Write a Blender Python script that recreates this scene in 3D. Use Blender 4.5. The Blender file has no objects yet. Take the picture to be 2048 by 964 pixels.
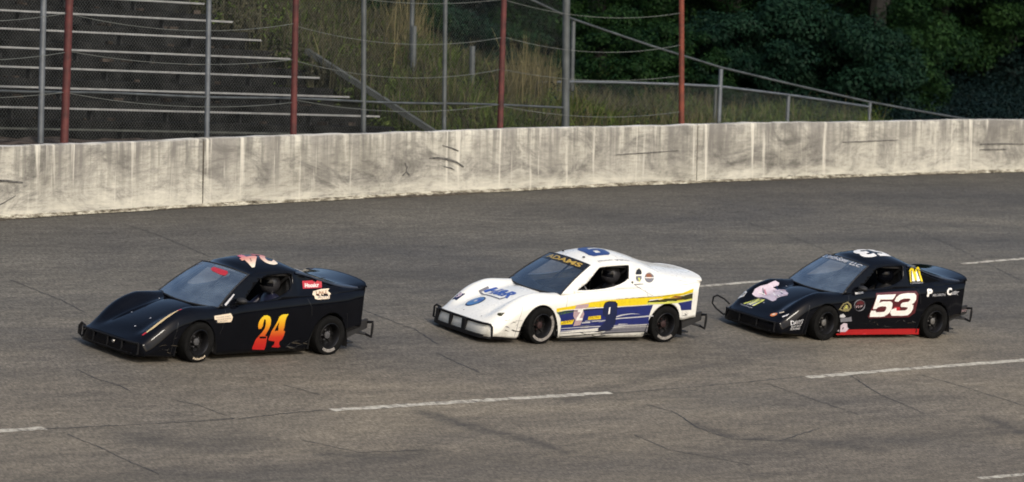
import bpy, bmesh, math, random
import numpy as np
from mathutils import Vector, Matrix
from mathutils.geometry import delaunay_2d_cdt
random.seed(11); rng = np.random.default_rng(5)
S = bpy.context.scene
COL = S.collection
R = math.radians

# ------------------------------------------------------------ camera
CAM_R = Vector((0.9997224, 0.00072843, 0.0235485))
CAM_U = Vector((-0.02355976, 0.03090996, 0.99924447))
CAM_F = Vector((0.0, 0.99952191, -0.03091854))
CAM_P = Vector((0.0, 0.0, 3.0))
FPX = 7500.0                      # focal length in units of a 2048 wide picture
cd = bpy.data.cameras.new('camera'); cam = bpy.data.objects.new('camera', cd); COL.objects.link(cam)
cd.sensor_width = 36.0; cd.lens = FPX / 2048 * 36.0; cd.clip_start = 0.5; cd.clip_end = 3000
m = Matrix.Identity(4)
for i in range(3):
    m[i][0], m[i][1], m[i][2], m[i][3] = CAM_R[i], CAM_U[i], -CAM_F[i], CAM_P[i]
cam.matrix_world = m
S.camera = cam
cd.dof.use_dof = True; cd.dof.focus_distance = 54.0; cd.dof.aperture_fstop = 2.0
S.render.resolution_x, S.render.resolution_y = 1024, 482

# ------------------------------------------------------------ sky and sun
SUN_DIR = Vector((0.36, -0.70, 0.0)).normalized(); SUN_EL = R(33)
w = bpy.data.worlds.new('World'); S.world = w; w.use_nodes = True
nt = w.node_tree; nt.nodes.clear()
sky = nt.nodes.new('ShaderNodeTexSky'); sky.sky_type = 'NISHITA'; sky.sun_disc = False
sky.sun_elevation = SUN_EL; sky.sun_rotation = math.atan2(SUN_DIR.x, SUN_DIR.y)
sky.air_density = 1.0; sky.dust_density = 3.0
bg = nt.nodes.new('ShaderNodeBackground'); bg.inputs['Strength'].default_value = 0.14
ow = nt.nodes.new('ShaderNodeOutputWorld')
nt.links.new(sky.outputs[0], bg.inputs[0]); nt.links.new(bg.outputs[0], ow.inputs[0])
sl = bpy.data.lights.new('sun', 'SUN'); sl.energy = 2.0 * .78; sl.angle = R(10); sl.color = (1.0, 0.93, 0.82)
so = bpy.data.objects.new('sun', sl); COL.objects.link(so)
sv = Vector((SUN_DIR.x * math.cos(SUN_EL), SUN_DIR.y * math.cos(SUN_EL), math.sin(SUN_EL)))
so.rotation_euler = sv.to_track_quat('Z', 'Y').to_euler(); so.location = (20, -20, 40)
S.cycles.filter_width = 1.8
S.view_settings.view_transform = 'Standard'; S.view_settings.look = 'None'
S.view_settings.exposure = 0.36; S.view_settings.gamma = 1.0
try: S.view_settings.use_curve_mapping = False
except Exception: pass

# ------------------------------------------------------------ small helpers
def link_tag(o, label=None, cat=None, group=None, kind=None):
    if label: o['label'] = label
    if cat: o['category'] = cat
    if group: o['group'] = group
    if kind: o['kind'] = kind
    return o
def mk(name, verts, faces, mats, parent=None, smooth=True, fm=None, uv=None, ang=40):
    me = bpy.data.meshes.new(name)
    me.from_pydata([tuple(map(float, v)) for v in verts], [], faces)
    for mt in (mats if isinstance(mats, (list, tuple)) else [mats]): me.materials.append(mt)
    if fm is not None: me.polygons.foreach_set('material_index', np.array(fm, dtype=np.int32))
    if smooth:
        me.polygons.foreach_set('use_smooth', [True] * len(me.polygons))
        me.set_sharp_from_angle(angle=R(ang))
    if uv is not None:
        l = me.uv_layers.new(name='UVMap')
        vi = np.empty(len(me.loops), dtype=np.int32); me.loops.foreach_get('vertex_index', vi)
        l.data.foreach_set('uv', np.asarray(uv, dtype=np.float32)[vi].ravel())
    me.update()
    o = bpy.data.objects.new(name, me); COL.objects.link(o)
    if parent is not None: o.parent = parent
    return o
def empty(name, mat=None, parent=None):
    o = bpy.data.objects.new(name, None); COL.objects.link(o); o.empty_display_size = .2
    if parent is not None: o.parent = parent
    if mat is not None: o.matrix_world = mat
    return o
class MB:
    """collects boxes, tubes and grids into one mesh"""
    def __init__(s): s.v = []; s.f = []
    def add(s, v, f):
        b = len(s.v); s.v += [tuple(map(float, p)) for p in v]; s.f += [tuple(i + b for i in q) for q in f]; return s
    def box(s, c, d, ax=None):
        ax = ax or (Vector((1,0,0)), Vector((0,1,0)), Vector((0,0,1))); c = Vector(c)
        v = [c + ax[0]*(d[0]/2*i) + ax[1]*(d[1]/2*j) + ax[2]*(d[2]/2*k) for i in (-1,1) for j in (-1,1) for k in (-1,1)]
        return s.add(v, [(0,1,3,2),(4,6,7,5),(0,4,5,1),(2,3,7,6),(0,2,6,4),(1,5,7,3)])
    def tube(s, pts, r, n=8, closed=False, caps=True):
        pts = [Vector(p) for p in pts]; k = len(pts); v = []; f = []; up = None
        for i, p in enumerate(pts):
            a = pts[(i - 1) % k] if closed or i > 0 else p; b = pts[(i + 1) % k] if closed or i < k - 1 else p
            d = (b - a).normalized()
            if up is None:
                up = d.orthogonal().normalized()
            up = (up - d * up.dot(d)).normalized(); sd = d.cross(up)
            rr = r[i] if isinstance(r, (list, tuple)) else r
            for j in range(n):
                t = 2 * math.pi * j / n; v.append(p + up * (math.cos(t) * rr) + sd * (math.sin(t) * rr))
        for i in range(k if closed else k - 1):
            for j in range(n):
                f.append((i*n+j, i*n+(j+1)%n, ((i+1)%k)*n+(j+1)%n, ((i+1)%k)*n+j))
        if caps and not closed:
            f.append(tuple(range(n-1, -1, -1))); f.append(tuple(range((k-1)*n, k*n)))
        return s.add(v, f)
    def grid(s, rows, flip=False):
        nr, nc = len(rows), len(rows[0]); v = [p for r_ in rows for p in r_]; f = []
        for i in range(nr - 1):
            for j in range(nc - 1):
                q = (i*nc+j, i*nc+j+1, (i+1)*nc+j+1, (i+1)*nc+j); f.append(q[::-1] if flip else q)
        return s.add(v, f)
    def lathe(s, prof, c, axis='y', n=28, side=1):
        rows = []
        for j in range(n):
            t = 2*math.pi*j/n
            rows.append([(c[0] + r_*math.cos(t), c[1] + side*y_, c[2] + r_*math.sin(t)) for r_, y_ in prof])
        k = len(prof); v = [p for q in rows for p in q]; f = []
        for j in range(n):
            for i in range(k - 1):
                a, b = j*k+i, ((j+1)%n)*k+i; q = (a, a+1, b+1, b)
                f.append(q if side > 0 else q[::-1])
        return s.add(v, f)
    def build(s, name, mats, parent=None, smooth=True, ang=40): return mk(name, s.v, s.f, mats, parent, smooth, ang=ang)

# ------------------------------------------------------------ materials
def base_mat(name, col, rough=.6, metal=0., coat=0., spec=None):
    mt = bpy.data.materials.new(name); mt.use_nodes = True
    b = mt.node_tree.nodes['Principled BSDF']
    b.inputs['Base Color'].default_value = (*col, 1); b.inputs['Roughness'].default_value = rough
    b.inputs['Metallic'].default_value = metal; b.inputs['Coat Weight'].default_value = coat
    b.inputs['Coat Roughness'].default_value = .06
    if spec is not None: b.inputs['Specular IOR Level'].default_value = spec
    return mt, mt.node_tree, b
def N_(nt, typ, **kw):
    n = nt.nodes.new(typ)
    for k, v in kw.items():
        if k in n.inputs: n.inputs[k].default_value = v
        else: setattr(n, k, v)
    return n
def coords(nt, kind='Object', scale=(1,1,1), rot=(0,0,0)):
    tc = nt.nodes.new('ShaderNodeTexCoord'); mp = nt.nodes.new('ShaderNodeMapping')
    mp.inputs['Scale'].default_value = scale; mp.inputs['Rotation'].default_value = rot
    nt.links.new(tc.outputs[kind], mp.inputs[0]); return mp.outputs[0]
def noise(nt, vec, scale, detail=4, rough=.55, dist=0.):
    n = N_(nt, 'ShaderNodeTexNoise'); n.inputs['Scale'].default_value = scale; n.inputs['Detail'].default_value = detail
    n.inputs['Roughness'].default_value = rough; n.inputs['Distortion'].default_value = dist
    nt.links.new(vec, n.inputs['Vector']); return n.outputs['Fac']
def ramp(nt, fac, stops):
    r_ = nt.nodes.new('ShaderNodeValToRGB'); e = r_.color_ramp.elements
    while len(e) < len(stops): e.new(.5)
    for k, (p, c) in enumerate(stops):
        e[k].position = p; e[k].color = (*(c if isinstance(c, (tuple, list)) else (c, c, c)), 1)
    nt.links.new(fac, r_.inputs[0]); return r_.outputs[0]
def mix(nt, fac, a, b, mode='MIX'):
    n = nt.nodes.new('ShaderNodeMix'); n.data_type = 'RGBA'; n.blend_type = mode
    for sock, val in ((n.inputs[0], fac), (n.inputs[6], a), (n.inputs[7], b)):
        if hasattr(val, 'type') and hasattr(val, 'is_linked'): nt.links.new(val, sock)
        elif isinstance(val, (int, float)): sock.default_value = val
        else: sock.default_value = (*val, 1)
    return n.outputs[2]
def bump(nt, b, h, strength=.3, dist=.01):
    n = N_(nt, 'ShaderNodeBump'); n.inputs['Strength'].default_value = strength; n.inputs['Distance'].default_value = dist
    nt.links.new(h, n.inputs['Height']); nt.links.new(n.outputs[0], b.inputs['Normal'])
def simple(name, col, rough=.6, metal=0., coat=0., var=.25, scale=6., spec=None):
    mt, nt, b = base_mat(name, col, rough, metal, coat, spec)
    v = coords(nt); f = noise(nt, v, scale, 5)
    c = ramp(nt, f, [(.3, tuple(x*(1-var) for x in col)), (.7, tuple(min(x*(1+var), 1) for x in col))])
    nt.links.new(c, b.inputs['Base Color']); return mt

def make_asphalt():
    mt, nt, b = base_mat('asphalt', (.08,.075,.07), .85, spec=.3)
    tc = nt.nodes.new('ShaderNodeTexCoord')
    def uvm(s):
        mp = nt.nodes.new('ShaderNodeMapping'); mp.inputs['Scale'].default_value = s
        nt.links.new(tc.outputs['UV'], mp.inputs[0]); return mp.outputs[0]
    streak = noise(nt, uvm((.22, 1.5, 1)), 1.0, 6, .6)
    patch = noise(nt, uvm((.12, .25, 1)), 1.0, 4, .6, .5)
    grain = noise(nt, uvm((27, 12, 1)), 1.0, 4, .85)
    mid = noise(nt, uvm((2.2, 5.5, 1)), 1.0, 5, .75)
    c = ramp(nt, streak, [(.25, (.106,.095,.077)), (.5, (.147,.133,.109)), (.78, (.190,.172,.141))])
    sp_ = N_(nt, 'ShaderNodeSeparateXYZ'); nt.links.new(tc.outputs['UV'], sp_.inputs[0])
    mr = N_(nt, 'ShaderNodeMapRange'); mr.inputs[1].default_value = -7; mr.inputs[2].default_value = 12; nt.links.new(sp_.outputs['Y'], mr.inputs[0])
    # browner lower lane; bluish sky sheen tinted in higher up, darker by the wall
    c = mix(nt, 1.0, c, ramp(nt, mr.outputs[0], [(.0, (1.05,1.0,.93)), (.23, (1.02,.99,.94)), (.27, (1.0,.97,.93)), (.55, (.84,.855,.865)), (.75, (.72,.75,.78)), (1., (.50,.52,.545))]), 'MULTIPLY')
    c2 = ramp(nt, patch, [(.33, (.72,.73,.77)), (.68, (1.2,1.17,1.10))])
    c = mix(nt, 1.0, c, c2, 'MULTIPLY')
    c = mix(nt, 1.0, c, ramp(nt, mid, [(.3, .72), (.7, 1.28)]), 'MULTIPLY')
    c = mix(nt, 1.0, c, ramp(nt, grain, [(.30, .30), (.5, 1.0), (.70, 2.0)]), 'MULTIPLY')
    vo = N_(nt, 'ShaderNodeTexVoronoi'); vo.inputs['Scale'].default_value = 1.0
    nt.links.new(uvm((9, 14, 1)), vo.inputs['Vector'])
    spk = ramp(nt, vo.outputs['Distance'], [(.0, 1), (.10, 1), (.16, 0)])
    keep = ramp(nt, noise(nt, uvm((2.1, 2.9, 1)), 3.0, 2), [(.60, 0), (.66, 1)])
    sp = mix(nt, 1.0, spk, keep, 'MULTIPLY')
    c = mix(nt, sp, c, (.20,.185,.15))
    at = N_(nt, 'ShaderNodeAttribute'); at.attribute_name = 'wear'
    dark = mix(nt, 1.0, at.outputs['Color'], ramp(nt, noise(nt, uvm((1.3, 5, 1)), 1.5, 5, .7), [(.25, .25), (.65, .85)]), 'MULTIPLY')
    c = mix(nt, dark, c, (.028,.027,.026))
    nt.links.new(c, b.inputs['Base Color'])
    rr = ramp(nt, streak, [(.3, .74), (.7, .92)]); nt.links.new(rr, b.inputs['Roughness'])
    bump(nt, b, grain, .6, .004)
    return mt

def make_wallpaint():
    mt, nt, b = base_mat('whitewashed_concrete', (.5,.47,.4), .8, spec=.25)
    tc = nt.nodes.new('ShaderNodeTexCoord')
    def uvm(s, o=(0,0,0)):
        mp = nt.nodes.new('ShaderNodeMapping'); mp.inputs['Scale'].default_value = s; mp.inputs['Location'].default_value = o
        nt.links.new(tc.outputs['UV'], mp.inputs[0]); return mp.outputs[0]
    sep = N_(nt, 'ShaderNodeSeparateXYZ'); nt.links.new(tc.outputs['UV'], sep.inputs[0])
    h = sep.outputs['Y']
    big = noise(nt, uvm((.9, 1.5, 1)), 1.0, 10, .78, .9)
    fine = noise(nt, uvm((3.2, 15, 1)), 1.0, 9, .86)
    drip = noise(nt, uvm((6.5, .34, 1), (3.3, 0, 0)), 1.0, 6, .68, .25)
    drip2 = noise(nt, uvm((1.3, .18, 1), (9.3, 2, 0)), 1.0, 4, .6, .4)
    scuff = noise(nt, uvm((.8, 17, 1), (7.3, 2, 0)), 1.0, 6, .75, .5)
    c = ramp(nt, big, [(.30, (.13,.125,.108)), (.40, (.26,.25,.22)), (.47, (.42,.405,.355)), (.54, (.56,.54,.465)), (.70, (.66,.64,.555))])
    c = mix(nt, 1.0, c, ramp(nt, fine, [(.30, .40), (.48, .95), (.70, 1.28)]), 'MULTIPLY')
    blot = noise(nt, uvm((.16, .5, 1), (21, 3, 0)), 1.0, 6, .7, .5); c = mix(nt, 1.0, c, ramp(nt, blot, [(.38, (.50,.495,.49)), (.50, (.80,.80,.80)), (.64, (.97,.97,.97))]), 'MULTIPLY')
    # grey streaks run down from the top edge
    m1 = N_(nt, 'ShaderNodeMapRange'); m1.inputs[1].default_value = .15; m1.inputs[2].default_value = 1.1; m1.inputs[3].default_value = .12; m1.inputs[4].default_value = 1.0
    nt.links.new(h, m1.inputs[0])
    d1 = mix(nt, 1.0, ramp(nt, drip, [(.44, 0), (.60, 1)]), m1.outputs[0], 'MULTIPLY')
    c = mix(nt, mix(nt, 1.0, d1, (.78,.78,.78), 'MULTIPLY'), c, (.13,.125,.112))
    d2 = mix(nt, 1.0, ramp(nt, drip2, [(.46, 0), (.60, 1)]), m1.outputs[0], 'MULTIPLY')
    c = mix(nt, mix(nt, 1.0, d2, (.7,.7,.7), 'MULTIPLY'), c, (.19,.18,.165))
    # fresh white runs
    d3 = ramp(nt, noise(nt, uvm((5.5, .3, 1), (17, 0, 0)), 1.0, 4, .6), [(.58, 0), (.68, .75)])
    c = mix(nt, d3, c, (.68,.655,.57))
    # tyre and body scuffs
    sc = mix(nt, 1.0, ramp(nt, scuff, [(.55, 0), (.68, .75)]), ramp(nt, noise(nt, uvm((.9, 1.6, 1), (4,4,0)), 1.0, 3), [(.44, 0), (.6, .9)]), 'MULTIPLY')
    c = mix(nt, sc, c, (.20,.19,.175))
    # pale band of thick paint near the foot
    hs = N_(nt, 'ShaderNodeMath', operation='DIVIDE'); hs.inputs[1].default_value = 1.2; nt.links.new(h, hs.inputs[0]); h = hs.outputs[0]
    ft = ramp(nt, h, [(.0, 1), (.05, .9), (.26, 0)])
    c = mix(nt, mix(nt, 1.0, ft, ramp(nt, noise(nt, uvm((1.6, 9, 1), (2,2,0)), 1.0, 8, .75), [(.40, .0), (.58, .9)]), 'MULTIPLY'), c, (.60,.58,.49))
    tp = ramp(nt, h, [(.0, 0), (.93, 0), (.965, 1), (1.0, 1)]); c = mix(nt, mix(nt, 1.0, tp, ramp(nt, noise(nt, uvm((1.1, 9, 1), (6,1,0)), 1.0, 5, .7), [(.42, 0), (.58, .85)]), 'MULTIPLY'), c, (.72,.71,.66))  # broken pale band painted like sky light on the top edge
    nt.links.new(c, b.inputs['Base Color']); bump(nt, b, fine, .5, .01)
    return mt
def leafmat(name, a, bcol, rough=.55, trans=.25):
    mt, nt, b = base_mat(name, a, rough, spec=.07)
    oi = N_(nt, 'ShaderNodeObjectInfo'); at = N_(nt, 'ShaderNodeAttribute'); at.attribute_name = 'tone'
    c = ramp(nt, at.outputs['Fac'], [(.0, a), (1., bcol)])
    v = ramp(nt, oi.outputs['Random'], [(0, (.8,.85,.85)), (1, (1.15,1.1,1.0))])
    c = mix(nt, 1.0, c, v, 'MULTIPLY'); nt.links.new(c, b.inputs['Base Color'])
    tr = N_(nt, 'ShaderNodeBsdfTranslucent'); nt.links.new(c, tr.inputs[0])
    ms = N_(nt, 'ShaderNodeMixShader'); ms.inputs[0].default_value = trans
    nt.links.new(b.outputs[0], ms.inputs[1]); nt.links.new(tr.outputs[0], ms.inputs[2])
    nt.links.new(ms.outputs[0], nt.nodes['Material Output'].inputs['Surface']); return mt

M = {}
M['asphalt'] = make_asphalt(); M['wall'] = make_wallpaint()
def worn_line():
    mt, nt, b = base_mat('road_paint', (.5,.47,.4), .85, spec=.2); v = coords(nt, 'Object')
    f = noise(nt, v, 7., 6, .8); c = ramp(nt, f, [(.36, (.10,.094,.083)), (.46, (.34,.315,.26)), (.6, (.55,.52,.44))]); nt.links.new(c, b.inputs['Base Color']); return mt
M['line'] = worn_line()
M['tar'] = simple('tar_crack', (.025,.024,.023), .7)
M['dirt'] = simple('dirt', (.075,.062,.045), .95, var=.5, scale=3)
M['soil'] = simple('hill_soil', (.028,.03,.017), .95, var=.5, scale=1.2, spec=.1)
M['debris'] = simple('debris', (.055,.045,.032), .95, var=.6, scale=9)
M['rubble'] = simple('brown_rubble', (.055,.045,.038), .95, var=.8, scale=4, spec=.1)
M['galv'] = simple('galvanised_steel', (.14,.155,.17), .6, .5, var=.25, scale=4)
M['galvdark'] = simple('weathered_pipe', (.085,.095,.098), .6, .4, var=.35, scale=3)
M['redpole'] = simple('rusty_red_paint', (.075,.016,.014), .7, var=.5, scale=5)
M['orangepole'] = simple('faded_orange_red_paint', (.13,.028,.014), .7, var=.45, scale=4)
M['plank'] = simple('aluminium_plank', (.36,.36,.35), .5, .4, var=.2, scale=5)
M['step'] = simple('dark_concrete', (.013,.0135,.0135), .95, var=.8, scale=2.5, spec=.08)
M['kerb'] = simple('old_concrete', (.06,.065,.058), .9, var=.35, scale=5)
M['wire'] = simple('fence_wire', (.13,.14,.13), .6, .3)
M['blackpaint'] = simple('gloss_black_paint', (.003,.0035,.0055), .06, 0, 0., var=.15, scale=3, spec=.17)
M['ridge'] = simple('sky_sheen_black_paint', (.016,.018,.024), .3, 0, 0, var=.4, scale=9, spec=.7)  # greyer, shinier black that imitates sky reflection on the rear ridges
def dirty_white():
    mt, nt, b = base_mat('cream_white_paint', (.8,.795,.74), .28, 0, .5)
    tc = nt.nodes.new('ShaderNodeTexCoord'); sp = N_(nt, 'ShaderNodeSeparateXYZ'); nt.links.new(tc.outputs['Object'], sp.inputs[0])
    mr = N_(nt, 'ShaderNodeMapRange'); mr.inputs[1].default_value = .42; mr.inputs[2].default_value = .06; nt.links.new(sp.outputs['Z'], mr.inputs[0])
    f = noise(nt, tc.outputs['Object'], 7., 6, .75)
    g = mix(nt, 1.0, mr.outputs[0], ramp(nt, f, [(.42, .0), (.70, .6)]), 'MULTIPLY')   # road grime thrown up low on the sides
    f2 = noise(nt, tc.outputs['Object'], 2.2, 5, .7); c = ramp(nt, f2, [(.3, (.74,.735,.68)), (.7, (.82,.815,.765))])
    nt.links.new(mix(nt, g, c, (.30,.27,.22)), b.inputs['Base Color']); nt.links.new(ramp(nt, f, [(.3, .2), (.7, .42)]), b.inputs['Roughness']); return mt
M['whitepaint'] = dirty_white()
M['blackmatte'] = simple('matte_black', (.012,.012,.013), .7)
def lipmat():
    mt, nt, b = base_mat('flaking_paint', (.5,.47,.4), .9, spec=.1); v = coords(nt, 'Object', (1.2, 1.2, 5)); f = noise(nt, v, 3.5, 8, .8)
    nt.links.new(ramp(nt, f, [(.40, (.05,.042,.03)), (.50, (.24,.22,.17)), (.60, (.52,.50,.41))]), b.inputs['Base Color']); return mt
M['lip'] = lipmat()
M['scrape'] = simple('rubber_scrape', (.09,.086,.08), .8, var=.8, scale=14)
M['cage'] = simple('cage_tube', (.075,.075,.08), .45)
M['bumper'] = simple('black_bumper_tube', (.007,.007,.008), .6, spec=.2)
M['tyre'] = simple('tyre_rubber', (.006,.006,.006), .85, var=.4, spec=.12, scale=14)
M['tyrewall'] = simple('scuffed_sidewall', (.20,.185,.17), .85, var=.4, scale=30)
M['rim'] = simple('dark_rim', (.018,.018,.020), .35, .6, 0)
M['hub'] = simple('hub_metal', (.35,.34,.33), .35, .8)
M['hubred'] = simple('red_hub', (.03,.014,.014), .5)
M['bark'] = simple('bark', (.010,.009,.008), .9, var=.4, scale=5)
M['leaf'] = leafmat('green_leaves', (.004,.017,.007), (.025,.060,.018))
M['leafb'] = leafmat('blue_green_leaves', (.004,.015,.010), (.017,.045,.026))
M['leafd'] = leafmat('shaded_leaves', (.003,.009,.010), (.008,.019,.018), trans=.1)  # deep shade of the woods put into the leaf colour
M['grass'] = leafmat('green_grass', (.05,.074,.020), (.13,.175,.048), .7, .3)
M['dry'] = leafmat('dry_grass', (.085,.078,.045), (.21,.185,.10), .8, .3)
M['weed'] = leafmat('brown_weeds', (.045,.044,.03), (.10,.092,.06), .8, .2)
def glassmat(nm, d0, d1, ior):
    mt = bpy.data.materials.new(nm); mt.use_nodes = True; nt = mt.node_tree; nt.nodes.clear()
    o = N_(nt, 'ShaderNodeOutputMaterial'); t = N_(nt, 'ShaderNodeBsdfTransparent'); t.inputs[0].default_value = (.78,.82,.86,1)
    g = N_(nt, 'ShaderNodeBsdfGlossy'); g.inputs['Roughness'].default_value = .05; g.inputs[0].default_value = (.9,.95,1,1)
    f = N_(nt, 'ShaderNodeFresnel'); f.inputs[0].default_value = ior
    a = N_(nt, 'ShaderNodeMixShader'); d = N_(nt, 'ShaderNodeBsdfDiffuse'); d.inputs[0].default_value = (.44,.56,.66,1)
    a2 = N_(nt, 'ShaderNodeMixShader')
    v = coords(nt); dust_glare = ramp(nt, noise(nt, v, 3.0, 4), [(.3, d0), (.75, d1)])  # bluish film imitates pale sky glare on lightly dusty glass
    nt.links.new(dust_glare, a2.inputs[0]); nt.links.new(t.outputs[0], a2.inputs[1]); nt.links.new(d.outputs[0], a2.inputs[2])
    nt.links.new(f.outputs[0], a.inputs[0]); nt.links.new(a2.outputs[0], a.inputs[1]); nt.links.new(g.outputs[0], a.inputs[2])
    nt.links.new(a.outputs[0], o.inputs[0]); return mt
M['glass'] = glassmat('clear_windscreen', .02, .08, 2.5); M['dustyglare'] = glassmat('dusty_glare_windscreen', .05, .26, 3.3)
def flat(name, col, rough=.4): M[name] = simple(name, col, rough, 0, .3, var=.12, scale=20); return M[name]
for n_, c_ in (('white_print',(.80,.78,.74)),('cream_print',(.72,.60,.45)),('red_print',(.42,.02,.03)),('maroon_print',(.075,.008,.012)),('bright_red_print',(.36,.008,.010)),
               ('yellow_print',(.72,.55,.012)),('lemon_print',(.60,.62,.12)),('blue_print',(.012,.020,.13)),('navy_print',(.008,.014,.055)),('olive_print',(.035,.032,.008)),
               ('grey_print',(.16,.16,.18)),('silver_print',(.50,.50,.52)),('black_print',(.008,.008,.009)),('pink_print',(.42,.30,.32)),('sky_print',(.05,.16,.36)),
               ('royal_print',(.03,.08,.32)),('gold_print',(.45,.30,.06)),('orange_print',(.70,.22,.06)),('green_print',(.06,.12,.03)),('rust_print',(.22,.08,.03)),('lilac_print',(.55,.46,.52)),('tan_print',(.20,.17,.08)),('grey_shade',(.04,.04,.04)),('tan_dark',(.06,.05,.035)),('rose_print',(.45,.15,.2)),('roof_blue_print',(.018,.045,.17)),('gold_cream_highlight',(.62,.47,.24)),('helmet_grey',(.028,.028,.032)),('navy_dark',(.012,.014,.035))):
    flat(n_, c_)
M['quarter_black'] = simple('quarter_window_black', (.002,.002,.0022), .5, spec=.05)
def gradmat(name, axis, stops):
    mt, nt, b = base_mat(name, (.5,.3,.1), .4, 0, .3)
    tc = nt.nodes.new('ShaderNodeTexCoord'); sp = N_(nt, 'ShaderNodeSeparateXYZ'); nt.links.new(tc.outputs['Object'], sp.inputs[0])
    mr = N_(nt, 'ShaderNodeMapRange'); lo, hi = stops[0][0], stops[-1][0]
    mr.inputs[1].default_value = lo; mr.inputs[2].default_value = hi
    nt.links.new(sp.outputs[axis], mr.inputs[0])
    c = ramp(nt, mr.outputs[0], [((p - lo) / (hi - lo), c) for p, c in stops]); nt.links.new(c, b.inputs['Base Color']); M[name] = mt
gradmat('flame_print', 'Z', [(.14,(.42,.008,.008)),(.27,(.50,.03,.008)),(.36,(.60,.14,.01)),(.47,(.74,.36,.01)),(.60,(.80,.62,.03))])
gradmat('roof_flame_print', 'Y', [(-.06,(.62,.10,.15)),(.12,(.70,.32,.22)),(.32,(.82,.72,.56))])

# ------------------------------------------------------------ track frame (banked plane) and the wall's curve
TP = Vector((-4.15368844, 49.92255454, -0.27677323))
TT = Vector((0.76604444, 0.64278761, 0.0)); TN = Vector((-0.63302222, 0.75440651, 0.17364818)); TZ = Vector((0.1116189, -0.13302222, 0.98480775))
def trk(u, v, h=0.): return TP + TT * u + TN * v + TZ * h
def v_wall(u):
    if u > 45: return v_wall(45) + (u - 45) * .085
    return 8.67549 + .237186 * u - .00168298 * u * u
def wall_base(u): return trk(u, v_wall(u))
def wall_out(u):
    a, b = wall_base(u - .2), wall_base(u + .2); d = b - a; return Vector((-d.y, d.x, 0)).normalized()
WALL_H = 1.14
BT = Vector((math.cos(R(50)), math.sin(R(50)), 0)); BN = Vector((-math.sin(R(50)), math.cos(R(50)), 0))
def bl(a, b, z): return BT * a + BN * b + Vector((0, 0, z))
US = np.arange(-30, 95, .5)
WB = np.array([wall_base(u)[:2] for u in US]); WZ = np.array([wall_base(u).z for u in US])
def hill_z(x, y):
    d = np.hypot(WB[:, 0] - x, WB[:, 1] - y); i = int(np.argmin(d)); u = US[i]; o = wall_out(u)
    off = (x - WB[i, 0]) * o.x + (y - WB[i, 1]) * o.y
    zb = WZ[i] + .42
    tt = x * BT.x + y * BT.y; nn = x * BN.x + y * BN.y
    z_b = 2.32 + .454 * max(0., nn - 45.2) - (.55 if tt < 51.5 else 0.)
    f = 1 - (min(max((tt - 55.) / 8., 0), 1)); f = f * f * (3 - 2 * f)
    zr = zb + .10 * max(0, off - 2)
    z = zr * (1 - f) + max(zb - .1, min(z_b, 7.2)) * f if off > .5 else zb * .5 + .5 * max(zb, 2.1)
    return min(z, 8.) + .08 * math.sin(x * 1.7 + y) + .06 * math.sin(y * 2.3 - x * .6)
def at(px, py, depth):
    d = CAM_F * FPX + CAM_R * (px - 1024) - CAM_U * (py - 482)
    return CAM_P + d * (depth / FPX)
def proj(p):
    q = Vector(p) - CAM_P; f = q.dot(CAM_F); return 1024 + FPX * q.dot(CAM_R) / f, 482 - FPX * q.dot(CAM_U) / f
def along(px, off, z):
    lo, hi = -25., 80.
    for _ in range(50):
        u = (lo + hi) / 2; p = wall_base(u) + wall_out(u) * off; p.z = z
        if proj(p)[0] < px: lo = u
        else: hi = u
    return p

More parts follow.
